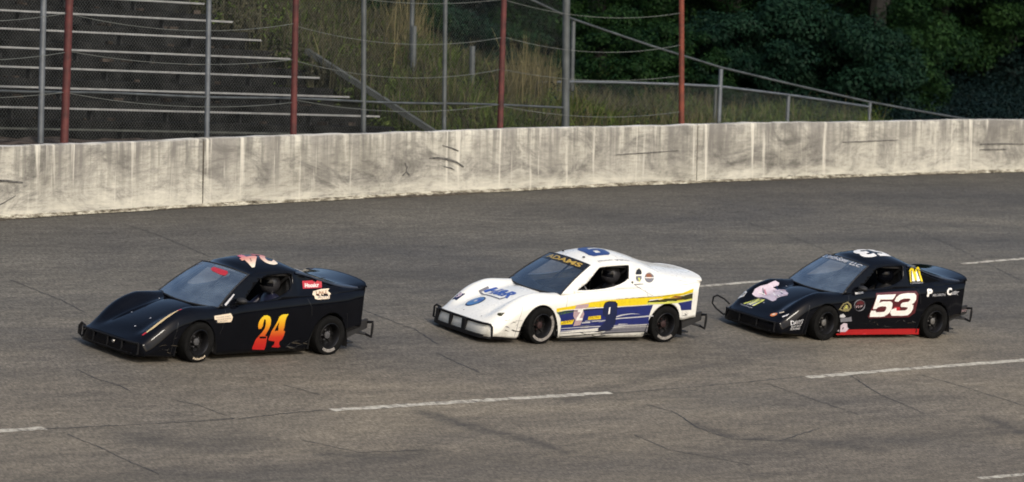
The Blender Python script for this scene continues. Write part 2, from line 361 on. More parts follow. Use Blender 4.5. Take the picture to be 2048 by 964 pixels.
# ------------------------------------------------------------ ground and track
def build_setting():
    NQ = 110; us = np.concatenate([np.arange(-28, -8, 1.), np.arange(-8, 36, .16), np.arange(36, 80.1, 1.)])
    v = []; uv = []; f = []
    for u in us:
        vw = v_wall(u) + .12
        for j in range(NQ + 1):
            q = -9 + (vw + 9) * j / NQ; v.append(trk(u, q)); uv.append((u, q))
    k = NQ + 1
    for i in range(len(us) - 1):
        for j in range(NQ): f.append((i*k+j, (i+1)*k+j, (i+1)*k+j+1, i*k+j+1))
    o = mk('track', v, f, M['asphalt'], uv=uv); link_tag(o, kind='structure')
    P = np.array(uv); wear = np.zeros(len(P))
    def seg(pl, wd, amp):
        for (a, b) in zip(pl[:-1], pl[1:]):
            a, b = np.array(a), np.array(b); d = b - a; t = np.clip(((P - a) @ d) / (d @ d), 0, 1)
            r_ = np.hypot(*(P - a - t[:, None] * d).T); np.maximum(wear, amp * np.exp(-(r_ / wd) ** 2), out=wear)
    seg([(1.64,-2.86),(1.83,-3.68),(2.15,-4.31),(2.28,-5.01)], .17, .95)
    seg([(5.43,-4.03),(5.47,-4.73),(6.66,-5.14),(7.32,-5.64)], .16, .85)
    seg([(10.78,-4.4),(10.61,-5.23)], .17, .95)
    seg([(-1.26,-4.48),(-.6,-4.82),(.36,-4.6)], .25, .75)
    seg([(-3.31,-3.58),(-2.53,-3.94),(-1.69,-3.81)], .4, .7)
    seg([(4.35,-2.52),(7.61,-1.13),(9.5,-.7)], .16, .6)
    for v0, wd, am in ((1.2, .5, .28), (-.4, .45, .24), (5.2, .6, .32), (7.3, .5, .3), (-5.3, .5, .4), (3.1, .3, .22)):
        np.maximum(wear, am * np.exp(-((P[:, 1] - v0 - .015 * P[:, 0]) / wd) ** 2), out=wear)
    dw = np.array([v_wall(u) for u in P[:, 0]]) - P[:, 1]
    np.maximum(wear, .55 * np.exp(-(dw / .45) ** 2), out=wear)
    at_ = o.data.attributes.new('wear', 'FLOAT_COLOR', 'POINT')
    at_.data.foreach_set('color', np.repeat(wear, 4).astype(np.float32))
    # painted lane lines and cracks as thin sheets on the asphalt
    def strip(pl, wd, h, rag=0.):
        pts = []
        for (a, b) in zip(pl[:-1], pl[1:]):
            n = max(int(math.hypot(b[0]-a[0], b[1]-a[1]) / .12), 1)
            for i in range(n): pts.append((a[0]+(b[0]-a[0])*i/n, a[1]+(b[1]-a[1])*i/n))
        pts.append(pl[-1]); L = []
        for i, p in enumerate(pts):
            a, b = pts[max(i-1, 0)], pts[min(i+1, len(pts)-1)]; d = np.array((b[0]-a[0], b[1]-a[1])); d /= np.linalg.norm(d) + 1e-9
            n = np.array((-d[1], d[0])); w1 = wd * (1 + rag * random.uniform(-1, 1)); w2 = wd * (1 + rag * random.uniform(-1, 1))
            L.append((trk(p[0]+n[0]*w1/2, p[1]+n[1]*w1/2, h), trk(p[0]-n[0]*w2/2, p[1]-n[1]*w2/2, h)))
        return [list(x) for x in L]
    for pl in [[(-5.33,-2.97),(-4.89,-2.93),(-4.24,-2.9)],[(.33,-2.58),(1.51,-2.5),(2.77,-2.41),(4.07,-2.32),(5.41,-2.23)],[(9.64,-1.8),(11.12,-1.61),(13.06,-1.41),(15.08,-1.21),(18.36,-.84)]]:
        mb = MB(); mb.grid(strip(pl, .135, .004, .3)); o = mb.build('lane_line', M['line'], smooth=False); link_tag(o, kind='structure')
    for pl in [[(10.95,3.81),(11.97,3.98),(13.2,4.16),(14.6,4.42),(15.3,4.52)],[(20.62,5.58),(21.71,5.81),(22.88,6.01),(27.09,6.75)],[(7.66,-7.17),(8.7,-7.11),(10.2,-7.04)]]:
        mb = MB(); mb.grid(strip(pl, .10, .004, .3)); o = mb.build('lane_line', M['line'], smooth=False); link_tag(o, kind='structure')
    mb = MB()
    for pl in [[[-2.01,-.11],[-2.03,-.62],[-1.92,-1.03],[-1.93,-1.3]],[[-1.63,-1.75],[-1.44,-2.14],[-1.37,-2.81]],[[-4.13,-3.18],[-4.06,-3.95],[-4.05,-4.53],[-4.05,-5.05]],[[4.26,.25],[4.18,-.26],[4.13,-.93]],[[5.49,-2.88],[5.61,-3.37],[5.32,-4.15],[5.35,-4.77],[6.07,-4.98],[7.31,-4.47]],[[8.57,-2.08],[8.59,-2.73],[8.65,-3.9]],[[11.92,-1.88],[12.07,-2.68],[12.14,-3.81]],[[10.61,-1.59],[10.05,-2.9],[9.87,-3.99]],[[-1.3,-2.82],[-.38,-2.63],[.37,-2.55]],[[5.42,-2.28],[7.24,-2.08],[8.82,-1.86],[9.69,-1.74]],[[-4.24,-2.92],[-2.7,-2.89],[-1.37,-2.81]],[[-1.14,-3.89],[-.71,-4.57],[.29,-4.59]],[[4.0,-4.37],[3.94,-5.13],[4.57,-5.99]],[[4.74,9.07],[4.84,7.93],[4.7,6.47]],[[18.63,9.38],[18.51,7.64],[18.15,5.98]],[[4.96,3.19],[4.93,1.58],[4.68,.67]],[[.2,5.06],[.23,3.78],[.15,3.0]],[[.54,-1.25],[.7,-1.81]],[[22.41,8.95],[21.94,7.17],[20.73,4.27]]]:
        jit = [(a + random.uniform(-.02, .02), b) for a, b in pl]
        fine = []
        for a, b in zip(jit[:-1], jit[1:]):
            n = max(int(math.hypot(b[0]-a[0], b[1]-a[1]) / .1), 1)
            for i in range(n): fine.append((a[0]+(b[0]-a[0])*i/n + random.uniform(-.012,.012), a[1]+(b[1]-a[1])*i/n + random.uniform(-.012,.012)))
        fine.append(jit[-1]); mb.grid(strip(fine, .019, .003, .6))
    link_tag(mb.build('asphalt_cracks', M['tar'], smooth=False), kind='structure')
    # infield and far ground
    o = mk('ground', [(-1500,-1500,-1.95),(1500,-1500,-1.95),(1500,1500,-1.95),(-1500,1500,-1.95)], [(0,1,2,3)], M['soil'], smooth=False); link_tag(o, kind='structure')
    # hillside behind the wall
    us2 = np.arange(-28, 90, .7); offs = np.concatenate([np.arange(.18, 16, .55), np.arange(16, 70, 3.)])
    rows = []
    for u in us2:
        b = wall_base(u); ou = wall_out(u); rows.append([])
        for q in offs:
            p = b + ou * q; z = hill_z(p.x, p.y); rows[-1].append((p.x, p.y, z))
    mb = MB(); mb.grid(rows); link_tag(mb.build('hillside', M['soil']), kind='structure')

def build_wall():
    root = empty('concrete_wall', Matrix.Translation(wall_base(10)))
    link_tag(root, 'long whitewashed concrete track wall with grey stains and scuffs', 'wall')
    inv = root.matrix_world.inverted()
    joints = [-27, -19.8, -6.3, 7.2, 20.7, 34.2, 47.7, 61, 80]
    for a, b in zip(joints[:-1], joints[1:]):
        us = np.linspace(a + .012, b - .012, max(int((b - a) / .25), 4)); rows = []; uv = []
        ring = [(0, -.25), (0, .0), (0, .2), (0, .45), (0, .7), (0, .95), (0, WALL_H - .02), (.02, WALL_H), (.28, WALL_H + .004), (.30, WALL_H - .02), (.30, -1.2)]
        hv = [-.25, 0, .2, .45, .7, .95, 1.12, 1.14, 1.16, 1.2, 2.4]
        for u in us:
            p = wall_base(u); o = wall_out(u); wob = .006 * math.sin(u * .9) + .003 * math.sin(u * 3.7)
            rows.append([inv @ (p + o * (q + wob * (h > .3)) + Vector((0, 0, h + (wob * 1.2 if h > 1 else 0) + random.uniform(-.006,.006) * (h > 1.1)))) for q, h in ring])
            uv += [(u, h) for h in hv]
        mb = MB(); mb.grid(rows, flip=False)
        n = len(ring); mb.f.append(tuple(range(n))); L = (len(us) - 1) * n; mb.f.append(tuple(range(L + n - 1, L - 1, -1)))
        mk('wall_panel', mb.v, mb.f, M['wall'], root, True, uv=uv, ang=50)
    # sealed joints and dirt line along the foot
    for u in joints[1:-1]:
        mb = MB(); p = wall_base(u); o = wall_out(u); t = Vector((o.y, -o.x, 0))
        mb.box(inv @ (p + o * .02 + Vector((0, 0, .55))), (.03, .036, 1.1), (t, o, Vector((0, 0, 1)))); mb.build('joint_filler', M['debris'], root, False)
    rows = []
    for u in np.arange(-25, 75, .07):
        p = wall_base(u); o = wall_out(u); w1 = .02 + .10 * max(0, math.sin(u*.83) * math.sin(u*.31 + 1)) * random.uniform(.4, 1.3) + random.uniform(0, .03); h1 = w1 * random.uniform(.05, .22)
        rows.append([inv @ (p + o * .02 + Vector((0, 0, h1 + .02))), inv @ (p - o * .03 + Vector((0, 0, h1 * .8 + .01))), inv @ (p - o * w1 + Vector((0, 0, .004 - w1 * .17)))])
    mb = MB(); mb.grid(rows); o_ = mb.build('debris_line', M['debris'], root, False); link_tag(o_, kind='stuff')
    rows = []
    for u in np.arange(-25, 75, .15):
        p = wall_base(u); o = wall_out(u); w1 = .04 + .025 * math.sin(u * .7) * math.sin(u * 1.9 + 1) + random.uniform(-.006, .008)
        rows.append([inv @ (p + o * .03 + Vector((0, 0, .075 + .02 * math.sin(u * 1.1) + random.uniform(-.01, .01)))), inv @ (p - o * w1 * .5 + Vector((0, 0, .05))), inv @ (p - o * w1 + Vector((0, 0, .012 - w1 * .17)))])
    mb = MB(); mb.grid(rows); mb.build('paint_lip', M['lip'], root)
    # black rubber scrapes
    def scrape(pts, wd):
        L = []
        for i, (u, h) in enumerate(pts):
            a = pts[max(i-1,0)]; b = pts[min(i+1,len(pts)-1)]; d = Vector((b[0]-a[0], b[1]-a[1])).normalized(); n = Vector((-d.y, d.x))
            ww = wd * (.3 + .7 * math.sin(math.pi * (i + .5) / len(pts)))
            row = []
            for s in (-.5, .5):
                uu, hh = u + n.x*ww*s, h + n.y*ww*s; row.append(inv @ (wall_base(uu) - wall_out(uu) * .016 + Vector((0,0,hh))))
            L.append(row)
        return L
    for pts, wd in (([(12.9,.66),(13.15,.66),(13.4,.63),(13.65,.57),(13.85,.48)], 0.042), ([(13.25,.88),(13.5,.83),(13.7,.77)], 0.025), ([(13.3,.50),(13.5,.47),(13.6,.43)], 0.021), ([(12.25,.6),(12.32,.52),(12.30,.44),(12.40,.36)], 0.032), ([(12.30,.44),(12.2,.37)], 0.028), ([(2.4,.62),(2.75,.60),(3.1,.56)], 0.035), ([(2.3,.12),(2.7,.26),(2.95,.36)], 0.017), ([(25.4,.72),(26.4,.73),(27.3,.74)], 0.021), ([(30.2,.62),(31.0,.62),(31.9,.6)], 0.025), ([(30.2,.5),(31.2,.5)], 0.021), ([(18.2,.6),(19.2,.62),(20.1,.64)], 0.021)):
        mb = MB(); mb.grid(scrape(pts, wd)); mb.build('tyre_scrape', M['scrape'], root, False)

# ---- shape of the car body (metres; x forward, y left, z up) ----
def tab(pairs):
    px = np.array([p[0] for p in pairs], float); pz = np.array([p[1] for p in pairs], float)
    m = np.gradient(pz, px)
    def f(x):
        x = min(max(x, px[0]), px[-1]); i = min(max(int(np.searchsorted(px, x)) - 1, 0), len(px) - 2)
        h = px[i + 1] - px[i]; t = (x - px[i]) / h
        return float((2*t**3-3*t**2+1)*pz[i] + (t**3-2*t*t+t)*h*m[i] + (3*t*t-2*t**3)*pz[i+1] + (t**3-t*t)*h*m[i+1])
    return f
f_w = tab([(-1.85,.655),(-1.6,.69),(-1.12,.715),(-.6,.70),(.2,.69),(.8,.695),(1.24,.715),(1.6,.705),(1.9,.69),(2.1,.67),(2.2,.655)])
f_zb = tab([(-1.85,.875),(-1.5,.85),(-1.1,.83),(-.6,.805),(-.2,.78),(.2,.755),(.6,.725),(.8,.695),(1.0,.675),(1.2,.665),(1.4,.64),(1.6,.585),(1.8,.49),(2.0,.365),(2.15,.27),(2.2,.25)])
f_hc = tab([(.5,.66),(1.0,.668),(1.2,.635),(1.4,.585),(1.6,.525),(1.8,.455),(2.0,.37),(2.15,.295),(2.2,.27)])
f_hf = tab([(.5,.73),(.8,.715),(1.0,.71),(1.2,.715),(1.35,.712),(1.6,.64),(1.8,.535),(2.0,.395),(2.15,.285),(2.2,.26)])
f_zr = tab([(-1.85,.935),(-1.7,.915),(-1.55,.912),(-1.3,.94),(-1.0,1.01),(-.7,1.095),(-.45,1.14),(0,1.135),(.33,1.11)])
f_yr = tab([(-1.85,.625),(-1.55,.60),(-1.3,.57),(-1.0,.54),(-.7,.515),(-.45,.50),(.33,.485)])
f_cr = tab([(-1.85,.055),(-1.7,.085),(-1.55,.105),(-1.3,.115),(-1.0,.10),(-.7,.10),(-.45,.11),(0,.125),(.25,.085),(.42,.045)])
f_cr_full = f_cr
f_cr_flat = tab([(-1.85,.05),(-1.7,.06),(-1.55,.055),(-1.3,.02),(-1.0,.01),(-.7,.06),(-.45,.10),(0,.125),(.25,.085),(.42,.045)])
XF, XR, ZH, RT = 1.24, -1.12, .272, .276
def f_yb(x): return f_w(x) - .05
def sstep(a, b, x):
    t = min(max((x - a) / (b - a), 0.), 1.); return t * t * (3 - 2 * t)   # also works for b < a
def f_bot(x):
    b = .06 + .03 * sstep(1.6, 2.2, x) if x > -1.1 else .32 + .03 * sstep(-1.5, -1.85, -abs(x))
    for xc, z0, h in ((XF + .03, .08, .485), (XR + .01, .08, .50)):
        d = (x - xc) / .36
        if abs(d) < 1: b = max(b, z0 + h * math.sqrt(1 - d * d))
    return b
def y_side(x, z):
    zb, w, yb = f_zb(x), f_w(x), f_yb(x); d = zb - z
    if d <= 0: return yb
    if d < .13: return yb + (w - yb) * math.sin(math.pi / 2 * d / .13)
    t = min((d - .13) / max(zb - .19, .05), 1.)
    return w - .05 * t ** 1.6
def z_hood(x, y):
    a = abs(y); yb = f_yb(x); zc, zf = f_hc(x), f_hf(x)
    s = sstep(.26, .54, a); z = zc * (1 - s) + zf * s + (.016 * max(0., 1 - (a / .3) ** 2) - .026 * math.exp(-((a - .37) / .075) ** 2)) * sstep(2.15, 1.9, x) * sstep(.85, 1.05, x)
    if a > .54:
        t = min((a - .54) / (yb - .54), 1.); z = zf + (f_zb(x) - zf) * t * t
    return z
def z_roof(x, y):
    yr = f_yr(x); q = min(abs(y) / yr, 1.)
    return f_zr(x) + f_cr(x) * (1 - q * q) - .012 * max(0., q - .85) / .15
def y_sail(x, z):
    zb, yb = f_zb(x), f_yb(x)
    if x > -.45: return yb - (z - zb) * (yb - .495) / (1.13 - .76) * 1.0
    zr, yr = f_zr(x), f_yr(x); t = min(max((z - zb) / max(zr - zb, .01), 0), 1)
    y = yb + (yr - yb) * t
    if -1.35 < x < -.5: y -= .028 * sstep(0, .25, t) * sstep(1., .8, t) * sstep(-1.35, -1.15, x) * sstep(-.5, -.6, x)
    return y
def ws_pt(u, v):
    # windscreen: u -1..1 across, v 0 base .. 1 top
    k = 1 - u * u
    b = np.array([.90 + .13 * k, .625 * u, .702 - .018 * k]); t = np.array([.30 + .09 * k, .488 * u, 1.112 + .043 * k])
    p = b + (t - b) * v; n_ = np.array([.58, 0, .81]); return p + n_ * (.022 * math.sin(math.pi * v))
def corner(x, y):
    a = abs(y) / .66
    if x > 1.6: x = x - .11 * sstep(1.6, 2.2, x) * a ** 6
    if x < -1.3: x = x + .13 * sstep(1.3, 1.85, -x) * a ** 5
    return x

# outlines of the printed shapes, in metres on the body surface
D = {"n24":[[[0.191,0.398],[0.208,0.437],[0.202,0.499],[0.172,0.549],[0.124,0.582],[0.063,0.584],[0.015,0.561],[-0.011,0.518],[-0.017,0.449],[-0.0,0.394],[0.025,0.347],[0.049,0.295],[0.01,0.283],[0.006,0.206],[0.006,0.136],[0.018,0.095],[0.233,0.107],[0.243,0.132],[0.226,0.188],[0.213,0.243],[0.168,0.293],[0.114,0.35],[0.077,0.404],[0.072,0.466],[0.087,0.522],[0.115,0.53],[0.118,0.489],[0.123,0.434],[0.142,0.396]],[[0.153,0.288],[0.033,0.286],[0.022,0.257],[0.138,0.259]],[[-0.316,0.587],[-0.287,0.554],[-0.275,0.502],[-0.274,0.419],[-0.265,0.356],[-0.298,0.345],[-0.29,0.286],[-0.268,0.227],[-0.229,0.204],[-0.231,0.162],[-0.26,0.132],[-0.233,0.116],[-0.116,0.126],[-0.105,0.135],[-0.142,0.162],[-0.144,0.207],[-0.029,0.226],[-0.021,0.244],[-0.038,0.302],[-0.049,0.351],[-0.092,0.419],[-0.13,0.493],[-0.154,0.555],[-0.194,0.581],[-0.237,0.586]],[[-0.167,0.485],[-0.161,0.43],[-0.171,0.36],[-0.106,0.355],[-0.116,0.39],[-0.14,0.445]]],"red24":[[[-0.645,1.006],[-0.99,1.009],[-0.978,0.91],[-0.63,0.908]]],"burst24":[[[-0.761,0.835],[-0.805,0.872],[-0.892,0.886],[-0.972,0.897],[-1.113,0.898],[-1.066,0.869],[-1.089,0.839],[-1.05,0.82],[-1.039,0.779],[-0.828,0.77],[-0.782,0.784],[-0.786,0.815]]],"badge24":[[[1.015,0.61],[0.867,0.62],[0.721,0.633],[0.686,0.581],[0.697,0.535],[0.712,0.514],[0.954,0.515],[0.969,0.551],[1.018,0.564]]],"yellow9":[[[1.009,0.512],[0.658,0.552],[0.381,0.597],[0.13,0.632],[-0.274,0.658],[-0.791,0.674],[-0.929,0.693],[-1.168,0.719],[-1.388,0.739],[-1.732,0.794],[-1.721,0.736],[-1.322,0.695],[-1.03,0.662],[-0.75,0.639],[-0.708,0.562],[-0.296,0.535],[0.08,0.514],[0.273,0.527],[0.46,0.513],[0.647,0.499],[0.998,0.459]]],"green9":[[[0.997,0.452],[0.647,0.499],[0.272,0.523],[0.27,0.512],[0.64,0.461],[0.939,0.413]]],"olive9":[[[-0.717,0.616],[-1.032,0.655],[-1.324,0.687],[-1.722,0.728],[-1.729,0.643],[-1.338,0.614],[-1.141,0.597],[-0.705,0.577]]],"rust9":[[[-1.09,0.655],[-1.221,0.696],[-1.385,0.69],[-1.349,0.66]]],"lemon9":[[[-0.684,0.593],[-1.139,0.604],[-1.728,0.647],[-1.733,0.624],[-1.243,0.584],[-0.708,0.562]]],"blue9":[[[0.965,0.444],[0.646,0.492],[0.271,0.519],[0.078,0.507],[-0.298,0.527],[-0.674,0.547],[-0.822,0.559],[-0.801,0.478],[-0.784,0.401],[-0.788,0.324],[-0.803,0.258],[-0.362,0.24],[0.106,0.212],[0.477,0.177],[0.852,0.148],[0.862,0.259],[0.895,0.351]],[[-1.304,0.584],[-1.724,0.616],[-1.737,0.469],[-1.411,0.47],[-1.365,0.537]]],"grey9":[[[-0.104,0.207],[-0.364,0.232],[-0.796,0.25],[-0.804,0.137],[-0.156,0.117],[0.078,0.104]],[[0.445,0.238],[0.167,0.267],[0.323,0.245],[0.333,0.206],[0.483,0.2]]],"line9":[[[0.853,0.082],[0.084,0.127],[-0.799,0.157],[-0.802,0.147],[0.081,0.115],[0.848,0.067]],[[0.843,0.036],[0.073,0.084],[-0.19,0.097],[0.069,0.069],[0.84,0.021]]],"white9":[[[-0.122,0.372],[-0.246,0.41],[-0.433,0.428],[-0.626,0.416],[-0.435,0.417],[-0.279,0.394],[-0.124,0.361]],[[-0.107,0.353],[-0.568,0.378],[-0.856,0.397],[-0.859,0.382],[-0.571,0.362],[-0.13,0.337]],[[0.479,0.3],[0.319,0.306],[0.315,0.287],[0.474,0.277]]],"tag9":[[[0.886,0.313],[0.632,0.34],[0.653,0.271],[0.883,0.263]],[[0.366,0.383],[0.141,0.4],[0.128,0.343],[0.373,0.333]]],"pink9":[[[0.67,0.469],[0.63,0.559],[0.397,0.58],[0.406,0.528],[0.504,0.498],[0.46,0.422],[0.477,0.33],[0.496,0.254],[0.626,0.24],[0.611,0.332],[0.663,0.393]]],"z9":[[[0.597,0.484],[0.495,0.498],[0.498,0.468],[0.541,0.362],[0.475,0.361],[0.477,0.33],[0.599,0.324],[0.591,0.37],[0.542,0.453],[0.59,0.453]]],"n9":[[[0.119,0.51],[0.097,0.581],[0.03,0.606],[-0.089,0.602],[-0.137,0.566],[-0.142,0.481],[-0.152,0.328],[-0.139,0.213],[-0.078,0.173],[0.122,0.17],[0.146,0.206],[0.084,0.253],[0.038,0.305],[0.028,0.367],[0.09,0.406]],[[0.011,0.519],[-0.015,0.527],[-0.02,0.424],[0.009,0.413]]],"oval9":[[[-0.538,1.009],[-0.578,1.049],[-0.624,1.072],[-0.664,1.055],[-0.672,1.011],[-0.658,0.99],[-0.544,0.992]],[[-0.531,0.966],[-0.657,0.968],[-0.654,0.936],[-0.624,0.9],[-0.539,0.901],[-0.525,0.934]]],"disc9":[[[-0.893,0.944],[-0.882,0.922],[-0.863,0.903],[-0.839,0.888],[-0.811,0.878],[-0.783,0.874],[-0.757,0.878],[-0.734,0.887],[-0.719,0.903],[-0.71,0.922],[-0.711,0.944],[-0.721,0.965],[-0.739,0.985],[-0.763,1.0],[-0.792,1.01],[-0.821,1.013],[-0.85,1.009],[-0.873,0.999],[-0.889,0.984],[-0.896,0.965]]],"latch9":[[[-0.419,0.891],[-0.462,0.899],[-0.456,0.87],[-0.436,0.864]],[[-0.469,0.859],[-0.648,0.861],[-0.672,0.854],[-0.467,0.847]]],"vent9":[[[1.998,0.549],[1.971,0.544],[1.918,0.616],[1.955,0.614],[1.987,0.616],[2.009,0.589]]],"red53":[[[0.224,0.72],[-0.186,0.742],[-0.628,0.753],[-0.667,0.707],[-0.672,0.59],[-0.656,0.401],[-0.541,0.333],[0.31,0.318],[0.35,0.348],[0.258,0.582]]],"n53":[[[0.209,0.691],[-0.187,0.703],[-0.151,0.655],[-0.122,0.624],[0.14,0.622],[0.162,0.573],[0.079,0.592],[-0.077,0.592],[-0.125,0.571],[-0.138,0.533],[-0.13,0.468],[-0.104,0.415],[-0.072,0.386],[-0.011,0.351],[0.065,0.343],[0.31,0.345],[0.315,0.395],[0.304,0.442],[0.21,0.444],[0.191,0.418],[0.024,0.422],[-0.008,0.451],[-0.015,0.487],[-0.002,0.51],[0.093,0.514],[0.168,0.5],[0.201,0.471],[0.272,0.471],[0.266,0.512],[0.25,0.582],[0.229,0.651]],[[-0.163,0.594],[-0.19,0.655],[-0.251,0.695],[-0.33,0.711],[-0.446,0.722],[-0.576,0.72],[-0.618,0.689],[-0.627,0.619],[-0.598,0.572],[-0.55,0.543],[-0.59,0.525],[-0.591,0.472],[-0.567,0.413],[-0.508,0.366],[-0.401,0.357],[-0.158,0.359],[-0.113,0.409],[-0.131,0.462],[-0.227,0.485],[-0.246,0.441],[-0.418,0.443],[-0.468,0.461],[-0.476,0.493],[-0.404,0.499],[-0.317,0.503],[-0.314,0.55],[-0.356,0.573],[-0.47,0.584],[-0.503,0.614],[-0.491,0.637],[-0.35,0.635],[-0.284,0.614],[-0.251,0.585]]],"stripe53":[[[0.959,0.077],[0.742,0.16],[-0.814,0.148],[-0.831,0.049],[0.952,0.057]]],"diamond53":[[[1.019,0.472],[0.938,0.567],[0.836,0.594],[0.76,0.549],[0.738,0.497],[0.795,0.438],[0.9,0.44]]],"disc53":[[[0.451,0.531],[0.451,0.499],[0.465,0.471],[0.492,0.45],[0.529,0.44],[0.572,0.44],[0.614,0.452],[0.652,0.473],[0.68,0.502],[0.695,0.534],[0.694,0.565],[0.678,0.593],[0.648,0.613],[0.609,0.624],[0.568,0.623],[0.528,0.612],[0.492,0.592],[0.465,0.563]]],"patch53":[[[0.969,0.381],[0.901,0.402],[0.838,0.363],[0.852,0.341],[0.958,0.343]],[[0.948,0.328],[0.769,0.34],[0.711,0.354],[0.674,0.277],[0.92,0.267]]],"o53":[[[0.908,0.213],[0.846,0.25],[0.766,0.241],[0.749,0.187],[0.704,0.156],[0.759,0.104],[0.873,0.106],[0.952,0.123],[0.896,0.16]],[[0.848,0.174],[0.827,0.189],[0.82,0.151],[0.845,0.147]]],"bits53":[[[1.986,0.354],[1.995,0.49],[2.013,0.499]],[[2.076,0.549],[1.99,0.6],[2.025,0.602],[2.087,0.57]]],"pink53":[[[1.818,-0.432],[1.731,-0.476],[1.637,-0.473],[1.507,-0.45],[1.328,-0.469],[1.278,-0.426],[1.326,-0.389],[1.441,-0.388],[1.375,-0.28],[1.374,-0.209],[1.457,-0.004],[1.531,0.059],[1.604,0.014],[1.697,0.008],[1.75,0.056],[1.809,0.04],[1.759,-0.252]]]}
# ------------------------------------------------------------ decals on the bodywork
def surf_side(a, b, off=.004):
    y = y_side(a, b) if b < f_zb(a) else y_sail(a, b)
    return (corner(a, y), y + off, b)
def surf_hood(a, b, off=.005): return (corner(a, b), b, z_hood(a, b) + off)
def surf_roof(a, b, off=.006): return (corner(a, b), b, z_roof(a, b) + off)
def surf_ws(a, b, off=.006):
    p = ws_pt(a, b); return (p[0] + .58 * off, p[1], p[2] + .81 * off)
def inside(p, rings):
    c = False
    for r_ in rings:
        n = len(r_)
        for i in range(n):
            a, b = r_[i], r_[(i + 1) % n]
            if (a[1] > p[1]) != (b[1] > p[1]) and p[0] < (b[0]-a[0]) * (p[1]-a[1]) / (b[1]-a[1]) + a[0]: c = not c
    return c
def cdt(rings, step=.06, extra=()):
    v = []; e = []
    for r_ in rings:
        b = len(v); n = 0
        for i in range(len(r_)):
            p, q = r_[i], r_[(i + 1) % len(r_)]; k = max(int(math.hypot(q[0]-p[0], q[1]-p[1]) / step), 1)
            for j in range(k): v.append(Vector((p[0]+(q[0]-p[0])*j/k, p[1]+(q[1]-p[1])*j/k))); n += 1
        e += [(b + i, b + (i + 1) % n) for i in range(n)]
    xs = [p.x for p in v]; ys = [p.y for p in v]
    x = min(xs) + step * .5
    while x < max(xs):
        y = min(ys) + step * .5
        while y < max(ys):
            if inside((x, y), rings): v.append(Vector((x + random.uniform(-.1,.1) * step, y)))
            y += step
        x += step
    r_ = delaunay_2d_cdt(v, e, [], 0, 1e-5)
    V, F = r_[0], r_[2]; out = []
    for f in F:
        c = sum((V[i] for i in f), Vector((0, 0))) / len(f)
        if inside(c, rings): out.append(tuple(f))
    return V, out
def decal(name, rings, surf, mat, parent, off=.004, step=.06):
    V, F = cdt(rings, step); pts = [surf(p.x, p.y, off) for p in V]
    return mk(name, pts, F, M[mat] if isinstance(mat, str) else mat, parent, True)
def text2d(s, shear=0., bold=0.):
    c = bpy.data.curves.new('t', 'FONT'); c.body = s; c.size = 1; c.shear = shear; c.offset = bold; c.resolution_u = 3
    o = bpy.data.objects.new('t', c); COL.objects.link(o)
    dg = bpy.context.evaluated_depsgraph_get(); me = bpy.data.meshes.new_from_object(o.evaluated_get(dg))
    v = [(p.co.x, p.co.y) for p in me.vertices]; f = [tuple(p.vertices) for p in me.polygons]
    bpy.data.objects.remove(o); bpy.data.curves.remove(c); bpy.data.meshes.remove(me)
    a = np.array(v); lo, hi = a.min(0), a.max(0); a = (a - lo) / (hi - lo); return a, f
def lettering(name, s, surf, mat, parent, o, u, v, off=.006, shear=0., bold=0., bend=None):
    """s laid out over the parallelogram o, o+u, o+v of a body surface"""
    a, f = text2d(s, shear, bold)
    q = [(o[0] + u[0]*p[0] + v[0]*p[1], o[1] + u[1]*p[0] + v[1]*p[1]) for p in a]
    return decal(name, rings_of(q, f), surf, mat, parent, off, .05)
def rings_of(q, faces):
    key = {}; idx = []
    for p in q: idx.append(key.setdefault((round(p[0], 5), round(p[1], 5)), len(key)))
    P = list(key); cnt = {}
    for f in faces:
        g = [idx[i] for i in f]
        for a, b in zip(g, g[1:] + g[:1]):
            if a != b: cnt[(a, b)] = cnt.get((a, b), 0) + 1
    nxt = {}
    for (a, b) in cnt:
        if (b, a) not in cnt: nxt.setdefault(a, []).append(b)
    out = []
    while nxt:
        s = next(iter(nxt)); r_ = [s]; c = s
        while True:
            l = nxt.get(c)
            if not l: break
            n = l.pop()
            if not l: del nxt[c]
            if n == s: break
            r_.append(n); c = n
        if len(r_) > 2: out.append([P[i] for i in r_])
    return out
def circle2(cx, cy, rx, ry, n=20): return [(cx + rx*math.cos(2*math.pi*i/n), cy + ry*math.sin(2*math.pi*i/n)) for i in range(n)]

